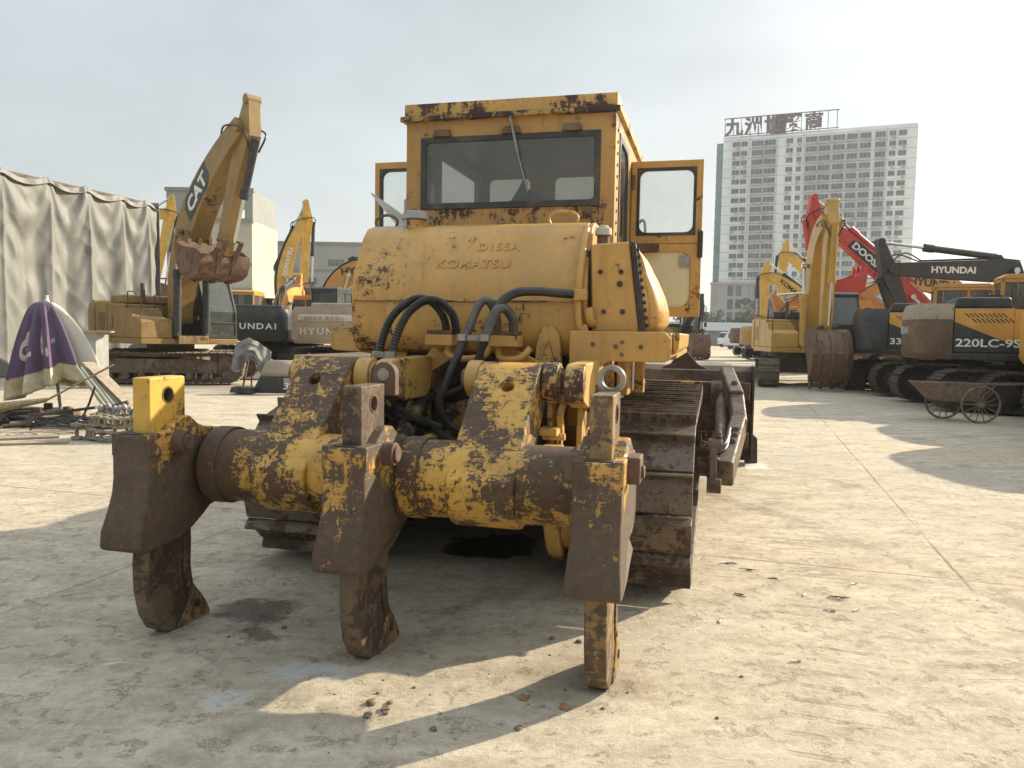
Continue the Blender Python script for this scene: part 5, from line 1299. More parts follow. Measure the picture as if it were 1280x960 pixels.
# far trees
MAT['leaf'] = plain('leaf_green', (.055, .070, .035), .8, .45, 1.2, bump=0); MAT['leaf2'] = plain('leaf_olive', (.085, .090, .045), .8, .4, 1.2, bump=0); MAT['bark'] = plain('bark', (.09, .07, .05), .9, .3, 4)
def tree(x, y, h, r, label, seed):
    rg = random.Random(seed)
    T = empty('tree', (x, y, 0)); tag(T, label, 'tree', 'trees behind the warehouse')
    m = MB(); m.cyl((0, 0, 0), (rg.uniform(-.3, .3), 0, h * .55), .28, .14, n=8)
    for k in range(5):
        a = rg.uniform(0, 6.28); m.cyl((0, 0, h * (.3 + .05 * k)), (cos(a) * r * .6, sin(a) * r * .6, h * (.6 + .05 * k)), .1, .04, n=6)
    m.build('trunk', 'bark', T)
    m = MB()
    cl = [(rg.gauss(0, r * .45), rg.gauss(0, r * .45), h * .68 + rg.gauss(0, h * .14), rg.uniform(.5, 1.2)) for k in range(26)]
    for k in range(2600):
        c = rg.choice(cl); d = V((rg.gauss(0, 1), rg.gauss(0, 1), rg.gauss(0, 1))).normalized() * c[3] * rg.uniform(.55, 1.05)
        p = V(c[:3]) + d; s_ = rg.uniform(.09, .2)
        u = V((rg.gauss(0, 1), rg.gauss(0, 1), rg.gauss(0, 1))).normalized() * s_; w_ = u.cross(V((rg.gauss(0, 1), rg.gauss(0, 1), rg.gauss(0, 1)))).normalized() * s_
        m.mat(rg.randint(0, 1)); m.addv([p - u, p + w_, p + u, p - w_], [(0, 1, 2, 3)])
    m.build('crown', ['leaf', 'leaf2'], T, smooth=0)
for i, (x, y, h, r, l) in enumerate(((38.5, 158, 7.2, 2.6, 'leftmost dark tree behind the warehouse roof'), (44.5, 165, 6.4, 2.4, 'small tree behind the middle of the warehouse roof'), (49, 163, 6.8, 2.6, 'bushy tree behind the warehouse next to the tower base'), (64, 205, 13.5, 5.5, 'large dark tree against the foot of the tower'), (70, 208, 15, 5, 'tallest dark tree against the foot of the tower'), (34.5, 150, 6.6, 2.2, 'tree behind the warehouse nearest the dark excavator'))):
    tree(x, y, h, r, l, 40 + i)

# far vehicles
def far_car(x, y, rz):
    T = empty('parked_car', (x, y, 0), rz); tag(T, 'small white hatchback parked before the far warehouse', 'car')
    m = MB(); m.prism([(-2.0, .35), (-2.05, .8), (-1.9, 1.0), (1.9, .95), (2.05, .6), (2.0, .3)], 0, -.87, .87); m.prism([(-1.9, 1.0), (-1.55, 1.55), (.45, 1.55), (1.1, .98)], 0, -.78, .78)
    b = m.build('body', 'white', T, bevel=.06)
    m = MB(); m.prism([(-1.93, 1.05), (-1.62, 1.5), (-1.60, 1.5), (-1.90, 1.05)], 0, -.68, .68); m.box(-.79, .79, -1.3, .4, 1.05, 1.45); m.build('window', 'black', T)
    for sx in (-1, 1):
        m = MB(); m.box(min(sx * .62, sx * .84), max(sx * .62, sx * .84), -2.07, -2.0, .75, .95); m.build('tail_lamp', 'redlens', T)
        for yy in (-1.25, 1.3): m = MB(); m.cyl((sx * .7, yy, .31), (sx * .89, yy, .31), .31, n=18); m.build('wheel', 'rubber', T)
far_car(37.6, 132, radians(-8))
def far_truck(x, y, rz, label):
    T = empty('truck', (x, y, 0), rz); tag(T, label, 'truck', 'white trucks parked at the far end')
    m = MB(); m.prism([(1.2, .5), (1.2, 2.25), (1.5, 2.35), (2.6, 2.3), (3.05, 1.5), (3.15, .5)], 0, -1.0, 1.0); m.build('cab', 'white', T, bevel=.06)
    m = MB(); m.prism([(2.66, 2.2), (3.02, 1.5), (3.06, 1.5), (2.70, 2.22)], 0, -.9, .9); m.box(-1.01, 1.01, 1.7, 2.5, 1.45, 2.1); m.build('window', 'black', T)
    m = MB(); m.box(-1.05, 1.05, -3.2, 1.1, .8, 1.0); m.box(-1.05, -1.0, -3.2, 1.1, 1.0, 1.6); m.box(1.0, 1.05, -3.2, 1.1, 1.0, 1.6); m.box(-1.05, 1.05, 1.05, 1.1, 1, 2.3); m.build('load_bed', 'hyD', T)
    for sx in (-1, 1):
        for yy in (-2.2, 2.2): m = MB(); m.cyl((sx * .7, yy, .4), (sx * .95, yy, .4), .4, n=18); m.build('wheel', 'rubber', T)
    for sx in (-1, 1): m = MB(); m.box(min(sx * .7, sx * .95), max(sx * .7, sx * .95), 3.12, 3.18, .7, .9); m.build('headlight', 'grey', T)
far_truck(30.6, 100, radians(75), 'white flatbed truck, nearer one, behind the farthest excavator')
far_truck(35.4, 122, radians(120), 'white truck farther back against the warehouse')

# ------------------------------------------------------------------ tarpaulin-covered shed
def tarp():
    T = empty('covered_shed', (-14.6, 22, 0)); tag(T, 'tall grey shed wrapped in hanging grey tarpaulin at the left edge', 'shed')
    MAT['tarp'] = None
    m_, t = newmat('tarpaulin')
    tc = t.add('ShaderNodeTexCoord').outputs['Object']
    n = t.noise(tc, 1.2, 8, .65, .5); n2 = t.noise(t.mapping(tc, (5, 5, .5)), 1.5, 8, .7)
    c = t.mix(t.step(n, .3, .7), (.150, .150, .137), (.20, .196, .178)); c = t.mix(t.math('MULTIPLY', t.step(n2, .5, .75), .35), c, (.24, .22, .185))
    wr = t.noise(t.mapping(tc, (2, 2, 1)), 3.5, 7, .6, 1.5)
    bp = t.add('ShaderNodeBump', None, Strength=.35, Distance=.02, Height=wr).outputs[0]
    t.out(t.add('ShaderNodeBsdfPrincipled', None, Base_Color=c, Roughness=.62, Normal=bp).outputs[0]); MAT['tarp'] = m_
    A = V((-1.7, -5.7)); B = V((1.72, 5.75)); d = (B - A); L = d.length; d = d / L; nrm = V((d.y, -d.x))
    H = 5.98; bay = 1.52
    nu, nz = 420, 150
    vs = []
    HP = [-.6, 1.05, 2.75, 4.2, 5.95, 7.5, 8.9, 10.35, 11.5, 12.8]
    def bayof(s):
        for k in range(len(HP) - 1):
            if HP[k] <= s < HP[k + 1]: return k, (s - HP[k]) / (HP[k + 1] - HP[k])
        return len(HP) - 2, 1.0
    def off(s, z):
        k, u = bayof(s); depth = H - z
        sw = 4 * u * (1 - u)
        # catenary swags hang from each fixing point
        rnd = noise.noise(V((k * 3.17 + .4, 0, 0))) * 2
        ph = depth - (1.15 + .5 * rnd) * sw
        a = math.exp(-max(0, depth - .2) / 2.4)
        o = .085 * a * (1 - math.cos(max(0, min(1.0, (ph + .9) / 1.8)) * 2 * pi)) * sw ** .6
        o += .055 * a * sin(ph * 6.0 + rnd * 4) * sw
        # ridges running down from the fixings
        e = min(u, 1 - u)
        o += .22 * math.exp(-e * (7 - 3.6 * min(1, depth / 5))) * (1 - math.exp(-depth * 2.2))
        # vertical folds growing downwards
        g_ = min(1, depth / 3)
        w = s + .12 * noise.noise(V((s * 1.3, z * .35, 5)))
        o += g_ * (.055 * sin(w * 5.1 + 1.5 * noise.noise(V((s, z * .3, 2)))) + .02 * sin(w * 11.3 + 2 * noise.noise(V((s * .7, z * .4, 9)))))
        # diagonal creases
        o += .02 * (1 - abs(noise.noise(V((s * 1.6 + z * .8, z * .7, 3)))) * 3)
        o += .04 * noise.noise(V((s * 1.1, z * .35, 7)))
        return o
    for j in range(nz + 1):
        z = H * j / nz
        for i in range(nu + 1):
            s = L * i / nu; o = off(s, z)
            u = bayof(s)[1]; dip = .16 * 4 * u * (1 - u)
            zz = z - dip * max(0, (z - H + 1.2) / 1.2)
            p = A + d * s + nrm * o
            vs.append((p.x, p.y, max(.02, zz)))
    fs = [(j * (nu + 1) + i, j * (nu + 1) + i + 1, (j + 1) * (nu + 1) + i + 1, (j + 1) * (nu + 1) + i) for j in range(nz) for i in range(nu)]
    m = MB(); m.addv(vs, fs); o = m.build('tarpaulin', 'tarp', T, smooth=180)
    s_ = o.modifiers.new('t', 'SOLIDIFY'); s_.thickness = .01
    # far return and roof, one draped mesh
    m = MB(); vs = []; nv = 90
    for j in range(61):
        z = H * j / 60
        for i in range(nv + 1):
            s = 9 * i / nv; p = B - nrm * s + d * (.15 + .12 * sin(s * 4 + z * .4) + .05 * sin(s * 9)); vs.append((p.x, p.y, z + (.0)))
    m.addv(vs, [(j * (nv + 1) + i, j * (nv + 1) + i + 1, (j + 1) * (nv + 1) + i + 1, (j + 1) * (nv + 1) + i) for j in range(60) for i in range(nv)])
    o = m.build('end_tarpaulin', 'tarp', T, smooth=180); s_ = o.modifiers.new('t', 'SOLIDIFY'); s_.thickness = .01
    m = MB(); vs = []; nr_ = 40; ns = 120
    for j in range(nr_ + 1):
        r = 9 * j / nr_
        for i in range(ns + 1):
            s = L * i / ns; u = bayof(s)[1]
            z = H - .30 + .10 * min(1, r / 2) - .16 * 4 * u * (1 - u) * max(0, 1 - r) + .05 * noise.noise(V((s, r, 1)))
            p = A + d * s - nrm * (r - .18 * (1 - min(1, r))); vs.append((p.x, p.y, z + .12))
    m.addv(vs, [(j * (ns + 1) + i, (j + 1) * (ns + 1) + i, (j + 1) * (ns + 1) + i + 1, j * (ns + 1) + i + 1) for j in range(nr_) for i in range(ns)])
    o = m.build('roof_tarpaulin', 'tarp', T, smooth=180); s_ = o.modifiers.new('t', 'SOLIDIFY'); s_.thickness = .01
    m = MB()
    for k in range(9):
        p = A + d * (.1 + k * bay) - nrm * .3; m.cyl((p.x, p.y, 0), (p.x, p.y, H), .05, n=8)
    for k in range(2): a_ = A - nrm * (.3 + 8 * k); b_ = B - nrm * (.3 + 8 * k); m.bar((a_.x, a_.y, H - .05), (b_.x, b_.y, H - .05), .08, .08)
    m.build('frame', 'rustsolid', T)
    # flood light on a bamboo pole
    F = empty('flood_light', (-14.6 + B.x - 1.2, 22 + B.y - 1.55, 5.3)); tag(F, 'black flood lamp on a bamboo pole at the top corner of the tarpaulin', 'lamp')
    m = MB(); m.cyl((-.15 + .1, -1.1, .60), (.55, .55, .15), .03, n=8); m.build('pole', 'strawm', F)
    R_ = Matrix.Rotation(radians(-25), 3, 'Y')
    m = MB(); m.box(.22, .62, -.36, -.26, .02, .40, R=R_); hb_ = m.build('housing', 'black', F, bevel=.01)
    for k in range(2):
        m = MB(); m.box(.26, .58, -.375, -.362, .07 + k * .16, .17 + k * .16, R=R_, c=(.42, -.31, .21)); m.build('lens', 'white', hb_)
MAT['strawm'] = plain('straw', (.36, .28, .16), .85, .3, 20)
tarp()

# ------------------------------------------------------------------ closed parasol, scrap and chain
def parasol():
    m_, t = newmat('parasol_cloth')
    uv = t.add('ShaderNodeUVMap').outputs[0]; tc = t.add('ShaderNodeTexCoord').outputs['Object']
    s = t.add('ShaderNodeSeparateXYZ', None, Vector=uv); U, W = s.outputs[0], s.outputs[1]
    n = t.noise(tc, 4, 7, .7); n3 = t.noise(tc, 22, 5, .7)
    pur = t.mix(n, (.065, .040, .080), (.15, .10, .155)); crm = t.mix(t.step(n, .3, .7), (.34, .26, .12), (.58, .52, .38))
    hem = t.step(t.math('ADD', W, t.math('MULTIPLY', n3, .02)), .185, .20, 1, 0)
    col = t.mix(hem, pur, crm)
    # cream panel on the far right side
    col = t.mix(t.math('MULTIPLY', t.step(U, .425, .44), t.step(U, .60, .61, 1, 0)), col, t.mix(n, (.46, .43, .34), (.62, .58, .47)))
    def ell(u, w, ru, rw, c, f=1.0):
        nonlocal col
        a = t.math('DIVIDE', t.math('SUBTRACT', U, u), ru); b = t.math('DIVIDE', t.math('SUBTRACT', W, w), rw)
        d = t.math('ADD', t.math('POWER', t.math('ABSOLUTE', a), 2.0), t.math('POWER', t.math('ABSOLUTE', b), 3.0))
        col = t.mix(t.math('MULTIPLY', t.math('LESS_THAN', d, 1.0), f), col, c)
    for u in (.18, .27):
        ell(u, .44, .012, .12, (.52, .48, .38)); ell(u, .56, .006, .07, (.52, .48, .38)); ell(u, .43, .009, .05, (.17, .06, .13)); ell(u, .44, .004, .014, (.5, .45, .4))
    ell(.300, .36, .007, .05, (.52, .48, .38))
    for k in range(4): ell(.218 + k * .006, .37 + .01 * (k % 2), .0020, .028, (.5, .46, .44))
    for k in range(4): ell(.325 + k * .006, .45 + .01 * (k % 2), .0020, .026, (.5, .46, .44))
    for k in range(4): ell(.125 + k * .007, .48 + .01 * (k % 2), .0026, .03, (.5, .46, .48))
    bp = t.add('ShaderNodeBump', None, Strength=.3, Distance=.02, Height=n).outputs[0]
    t.out(t.add('ShaderNodeBsdfPrincipled', None, Base_Color=col, Roughness=.9, Normal=bp).outputs[0])
    T = empty('parasol', (-7.62, 12.6, 0)); tag(T, 'folded purple market parasol with cream hem draped over the scrap heap', 'parasol')
    top = V((-.05, 0, 1.90)); bot = V((.22, -.15, .40)); nu, nv = 192, 30
    vs = []; uvs = []
    for j in range(nv + 1):
        w = j / nv   # 1 at the hem
        for i in range(nu):
            a = 2 * pi * i / nu
            ple = .5 + .5 * cos(a * 13 + .5 * sin(a * 3)); big = .5 + .5 * cos(a * 4 + 1)
            r = (.06 + .80 * w ** .60) * (1 - (.24 + .16 * w) * ple * min(1, w * 4)) * (1 + .12 * (big - .5) * w) * (1 - .13 * min(1, w * 4) * abs(sin(a * 11 + sin(a * 5) + .6 * w)) ** .7)
            r *= 1 + .15 * math.exp(-((a - 5.9) % (2 * pi)) ** 2 / .2) * sin(w * pi)
            z = top.z + (bot.z - top.z) * (w ** 1.12) + .05 * ple * w - .10 * w * sin(a * 2 + .6) + (.20 * w * max(0, cos(a)) )
            c = top.lerp(bot, w)
            vs.append((c.x + r * cos(a), c.y + r * sin(a) * .8, z)); uvs.append((i / nu, 1 - w))
    fs = [(j * nu + i, (j + 1) * nu + i, (j + 1) * nu + (i + 1) % nu, j * nu + (i + 1) % nu) for j in range(nv) for i in range(nu)]
    m = MB(); m.addv(vs, fs); o = m.build('canopy', m_, T, smooth=75)
    uvl = o.data.uv_layers.new(name='UVMap')
    for lp in o.data.loops:
        u_, w_ = uvs[lp.vertex_index]; uvl.data[lp.index].uv = (((u_ - .5) % 1.0) , w_)
    s_ = o.modifiers.new('t', 'SOLIDIFY'); s_.thickness = .006
    m = MB(); m.cyl((0, 0, 1.90), (0, 0, 1.98), .04, .015, n=12); m.cyl((0, 0, 1.98), (0, 0, 2.0), .025, n=10); m.build('finial', 'white', T)
    m = MB(); m.cyl((0, 0, 1.9), (.25, -.1, .1), .025, n=10); m.build('pole', 'grey', T)
parasol()
def chain_pile():
    T = empty('track_chain', (-5.15, 10.25, 0)); tag(T, 'coiled heap of pale steel track chain on the concrete', 'track chain')
    path = []
    for lay in range(4):
        for k in range(46):
            t = k / 46
            x = -.48 + .96 * (.5 - .5 * cos(t * 2 * pi * 1.0)) if lay else None
            a = t * 2 * pi
            rx, ry = ((.54, .34), (.47, .27), (.37, .17), (.53, .30))[lay]
            path.append(V((rx * cos(a) * (1 + .1 * sin(3 * a)), ry * sin(a), .09 + (0, .165, .17, .02)[lay] + .012 * sin(a * 5))))
    m = MB()
    for i in range(len(path)):
        a = path[i]; b = path[(i + 1) % len(path)]
        if (b - a).length > .3: continue
        if i % 2 or i // 46 == 3: continue
        b = path[min(i + 2, len(path) - 1)]
        d = (b - a).normalized()
        for sz in (-.055, .055):
            c0 = a + V((0, 0, sz)); c1 = b + V((0, 0, sz * .8))
            m.bar(c0 - d * .01, c1 + d * .02, .055, .022, up=(0, 0, 1)); m.cyl(c0 - V((0, 0, .018)), c0 + V((0, 0, .018)), .040, n=10)
        m.cyl(a - V((0, 0, .075)), a + V((0, 0, .075)), .022, n=8)
    m.build('links', 'chainm', T, bevel=.004, seg=1)
    m = MB()
    rg = random.Random(4)
    for k in range(11):
        x = -.42 + k * .085 + rg.uniform(-.01, .01); m.sphere((x, .12 + .05 * sin(k), .40 + .02 * sin(k * 2)), .042, 10, 8, (1, 1, 1.25)); m.cyl((x, .12, .30), (x, .12, .38), .022, n=8)
    m.build('roller_row', 'grey', T)
    T2 = empty('chain_link', (-5.75, 10.1, 0)); tag(T2, 'single upright chain link left of the coiled track chain', 'chain link')
    m = MB()
    for zz in (.03, .20): m.cyl((0, 0, zz - .02), (0, 0, zz + .02), .07, n=12); m.bar((0, 0, zz), (.18, .05, zz), .05, .02)
    m.cyl((0, 0, .0), (0, 0, .24), .025, n=8); m.cyl((.17, .05, .02), (.17, .05, .22), .022, n=8); m.build('link', 'chainm', T2, bevel=.004)
MAT['chainm'] = plain('dusty_chain_steel', (.24, .205, .15), .7, .35, 12, dust=.5)
chain_pile()
def scrap():
    rg = random.Random(11)
    # bundle of pale aluminium rails leaning
    T = empty('rail_bundle', (-6.35, 11.9, 0)); tag(T, 'bundle of pale metal rails sloping down right of the parasol', 'metal rails')
    for k in range(5):
        m = MB(); o = V((-.22 + k * .035, -.10 + k * .075, 0)); a = o + V((-.25, .2, .86 - k * .02)); b = o + V((.72, -.45, .05 + .02 * (k % 2)))
        m.bar(a, b, .05, .03); m.bar(a + V((0, 0, .022)), b + V((0, 0, .022)), .02, .02); m.build('rail', 'railm', T, bevel=.003)
    m = MB(); m.bar((-.42, .35, .93), (.75, -.2, .10), .22, .02); m.build('plank', 'woodm', T, bevel=.004)
    T = empty('broom', (-7.0, 11.2, 0)); tag(T, 'straw broom lying in front of the parasol', 'broom')
    m = MB()
    base = V((.2, .0, .42))
    for k in range(240):
        a = rg.uniform(0, 6.28); r = rg.random() ** .5
        q = V((-.95 + rg.uniform(-.1, .08), -.25 + .26 * r * cos(a), .15 + .10 * r * sin(a)))
        b0 = base + V((0, .03 * r * cos(a), .03 * r * sin(a)))
        mid = b0.lerp(q, .5) + V((0, 0, .03)); m.tube([b0, mid, q], .0045, n=4)
    m.build('bristles', 'strawm', T, smooth=0)
    m = MB(); m.cyl(base, base + V((.85, .25, .52)), .016, n=8); m.build('handle', 'woodm', T)
    T = empty('cable_coil', (-6.45, 10.75, 0)); tag(T, 'loose loops of dark rubber cable beside the straw broom', 'cable')
    m = MB()
    for k in range(7):
        c = V((rg.uniform(-.1, .1), rg.uniform(-.08, .08), .03 + k * .02)); rr = rg.uniform(.24, .36); tl = rg.uniform(-.25, .25)
        P = [c + V((rr * 1.2 * cos(a), rr * .6 * sin(a), abs(.3 * rr * sin(a + tl * 5)) + .01 * cos(a * 3) + .0)) for a in [2 * pi * i / 26 for i in range(26)]]
        m.tube(P, .011, n=6, closed=True)
    m.build('loop', 'hose', T)
    T = empty('old_rim', (-6.0, 11.6, 0)); tag(T, 'rusty flat drum under the rails', 'drum')
    m = MB(); m.cyl((0, 0, .02), (0, 0, .20), .36, .33, n=28, hole=.20); m.cyl((0, 0, .09), (0, 0, .12), .375, n=28); m.build('ring', 'rustsolid', T, bevel=.006)
    m = MB(); m.box(-.16, .14, -.12, .1, .20, .33); m.cyl((.0, -.1, .3), (.25, -.12, .38), .035, n=10); m.build('block', 'rustsolid', T, bevel=.01)
    for k, (a, b, rr, lb) in enumerate((((-7.9, 12.0, .05), (-6.2, 11.4, .30), .022, 'thin dark pole lying across the scrap under the parasol hem'), ((-7.4, 11.1, .03), (-5.9, 11.9, .16), .03, 'thicker rusty pole between the broom and the drum'), ((-6.9, 12.3, .05), (-6.1, 11.2, .62), .018, 'slender pole propped on the drum beside the rails'))):
        m = MB(); m.tube([a, ((a[0] + b[0]) / 2, (a[1] + b[1]) / 2 + .02, (a[2] + b[2]) / 2 - .01), b], rr, n=8); o = m.build('pole', 'rustsolid' if k else 'rubber'); tag(o, lb, 'pole', 'poles in the scrap heap')
    # two long boards at the frame's left edge
    for k, (x, y, a, l) in enumerate(((-6.35, 9.55, .1, 'nearer grey board lying flat at the left edge'), (-6.7, 9.95, .22, 'farther grey board lying flat at the left edge'))):
        m = MB(); m.box(-.7, .7, -.07, .07, .0, .03); o = m.build('board', 'woodm', bevel=.004); o.location = (x, y, .001 + k * .002); o.rotation_euler = (0, 0, a + .25)
        tag(o, l, 'board', 'boards on the ground')
    for k in range(18):
        p = (-7.3 + rg.uniform(-.9, 1.9), 11.6 + rg.uniform(-.5, 1.1)); s_ = rg.uniform(.08, .24)
        m = MB(); m.box(-s_, s_, -s_ * .6, s_ * .6, 0, s_ * .7); m.cyl((-s_ * .5, 0, s_ * .7), (-s_ * .5, 0, s_ * 1.1), s_ * .3, n=10)
        o = m.build('scrap_part', 'rustsolid' if k % 2 else 'rubber', bevel=.012); o.location = (p[0], p[1], 0); o.rotation_euler = (0, 0, rg.uniform(0, 3))
        tag(o, 'rusty machine part in the dark heap under the parasol', 'machine part', 'scrap parts under the parasol')
    T = empty('cabinet', (-10.35, 18.9, 0)); tag(T, 'pale wooden-topped cabinet between the parasol and the old excavator', 'cabinet')
    m = MB(); m.box(-.16, .26, -.3, .3, 0, 1.36); m.build('body', 'grey', T, bevel=.01)
    m = MB(); m.box(-.45, .36, -.4, .4, 1.36, 1.40); m.build('top', 'strawm', T, bevel=.005)
MAT['railm'] = plain('pale_rail', (.40, .40, .30), .35, .15, 6, metallic=.5, dust=.2); MAT['woodm'] = plain('grey_wood', (.30, .24, .17), .8, .25, 10, dust=.3)
scrap()
# detached hood panel and cloth bundle
def hood_panel():
    T = empty('hood_panel', (-5.45, 17.9, 0), radians(4)); tag(T, 'detached curved engine cover marked 329D standing on the ground', 'hood panel')
    m = MB(); m.prism([(-.62, .02), (.72, .02), (.80, .42), (-.42, .42)], 1, -.02, .02); m.build('lower_panel', 'hyD', T, bevel=.008)
    m = MB()
    P = [(-.02, .425), (-.02, .52), (.05, .68), (.2, .76), (.5, .78)]
    n = len(P); vs = [( -.42 + .10 * (z - .42) * 3, y, z) for y, z in P] + [(.82, y, z) for y, z in P]
    m.addv(vs, [(i, n + i, n + i + 1, i + 1) for i in range(n - 1)]); o = m.build('upper_panel', 'hyT', T, smooth=60); s_ = o.modifiers.new('t', 'SOLIDIFY'); s_.thickness = .025
    m = MB(); m.box(.12, .62, -.027, -.021, .20, .38); m.build('sticker', 'grey', T)
    text('lettering', '329D', .21, 'white', T, (.10, -.034, .12), (1, 0, 0), (0, 0, 1), .002, .02, shear=.25, sx=1.15)
    m = MB(); m.box(-1.0, -.55, -.25, .1, .10, .16); m.prism([(-1.05, .05), (-.55, .0), (-.5, .16), (-1.0, .18)], 1, -.3, .15); m.build('skirt', 'rubber', T, bevel=.02)
hood_panel()
def cloth():
    m = MB(); nu, nv = 60, 40; vs = []
    for j in range(nv + 1):
        w = j / nv
        for i in range(nu + 1):
            u = i / nu; x = -.40 + .85 * u + .12 * w * (u - .4); 
            z = 1.30 - .12 * abs(u - .35) * 3 - w * (.62 + .15 * sin(u * 9)) - .25 * max(0, u - .6) ; y = -.10 - .25 * sin(min(1, w * 1.3) * pi / 2) + .05 * sin(u * 22 + w * 3) * (.3 + w) + .08 * noise.noise(V((u * 5, w * 5, 1)))
            vs.append((x, y, z))
    m.addv(vs, [(j * (nu + 1) + i, (j + 1) * (nu + 1) + i, (j + 1) * (nu + 1) + i + 1, j * (nu + 1) + i + 1) for j in range(nv) for i in range(nu)])
    MAT['cloth'] = plain('grey_cloth', (.16, .155, .145), .7, .2, 4, dust=.3)
    T = empty('covered_stand', (-6.35, 18.9, 0)); tag(T, 'grey cloth thrown over a metal stand right of the old excavator', 'cloth')
    o = m.build('cloth', 'cloth', T, smooth=180); s_ = o.modifiers.new('t', 'SOLIDIFY'); s_.thickness = .008
    m = MB(); m.bar((-.3, 0, 0), (-.05, 0, 1.25), .04, .04); m.bar((.3, 0, 0), (-.05, 0, 1.25), .04, .04); m.bar((-.2, .35, 0), (-.05, 0, 1.2), .04, .04); m.box(-.35, .35, -.02, .02, .25, .29)
    m.build('stand', 'rustsolid', T)
cloth()

# ------------------------------------------------------------------ spoked handcart
def cart():
    T = empty('handcart', (8.62, 14.5, 0), radians(-8)); tag(T, 'old brown handcart with two spoked wheels before the right-hand machines', 'handcart')
    MAT['cartw'] = plain('cart_rust', (.15, .10, .065), .8, .3, 8, dust=.35)
    for k, (px, py) in enumerate(((.10, -.34), (-.26, .40))):
        m = MB(); R_ = .33
        m.tube([(px + R_ * cos(a), py, R_ + R_ * sin(a) + .012) for a in [2 * pi * i / 40 for i in range(40)]], .022, n=8, closed=True)
        w = m.build('wheel', 'cartw', T)
        m = MB()
        for i in range(14): a = 2 * pi * i / 14; m.cyl((px, py, R_ + .012), (px + R_ * cos(a), py, R_ + .012 + R_ * sin(a)), .009, n=6)
        m.build('spoke', 'cartw', w)
        m = MB(); m.cyl((px, py - .06, R_ + .012), (px, py + .06, R_ + .012), .045, n=14); m.build('hub', 'cartw', w)
    m = MB(); m.cyl((.10, -.34, .34), (-.26, .40, .34), .018, n=8); m.build('axle', 'cartw', T)
    m = MB()
    a0, a1, b0, b1 = V((-.82, -.1, .72)), V((.25, -.22, .72)), V((-.5, -.05, .38)), V((.1, -.18, .38))
    e = V((-.1, .5, 0)); vs = [a0, a1, b1, b0, a0 + e, a1 + e, b1 + e * .9, b0 + e * .9]
    m.addv(vs, [(0, 3, 2, 1), (4, 5, 6, 7), (3, 7, 6, 2), (0, 4, 7, 3), (1, 2, 6, 5)])
    o = m.build('tray', 'cartw', T, smooth=0); s_ = o.modifiers.new('t', 'SOLIDIFY'); s_.thickness = .012
    m = MB(); m.bar(a0 - V((.05, 0, 0)), a1 + V((.15, 0, 0)), .03, .025); m.bar(a0 + e, a1 + e, .03, .025); m.bar((.0, -.22, .70), (1.35, -.15, .74), .028, .028); m.bar((.0, .25, .70), (1.35, .2, .74), .028, .028); m.bar((1.3, -.15, .74), (1.3, .2, .74), .028, .028); m.bar((.4, -.2, .70), (.1, -.2, .4), .03, .03)
    m.build('handle', 'cartw', T, bevel=.003)
cart()
m = MB()
for k in range(6): m.box(-.22 + k * .08, -.195 + k * .08, -.02, .0, 0, .40)
for k in range(5): m.box(-.23, .23, -.03, -.02, .02 + k * .088, .05 + k * .088)
for sx in (-.23, .215): m.box(sx, sx + .015, 0, .26, 0, .4)
m.box(-.23, .23, .0, .26, 0, .015); m.box(-.23, .23, .26, .275, 0, .4)
MAT['crate'] = plain('maroon_plastic', (.10, .02, .035), .5, .2, 8, dust=.15)
cr = m.build('plastic_crate', 'crate', smooth=0); cr.location = (10.92, 17.62, 2.175); cr.rotation_euler = (0, 0, radians(-3)); tag(cr, 'maroon plastic lattice crate standing on the flank of the 220LC-9S excavator', 'crate')

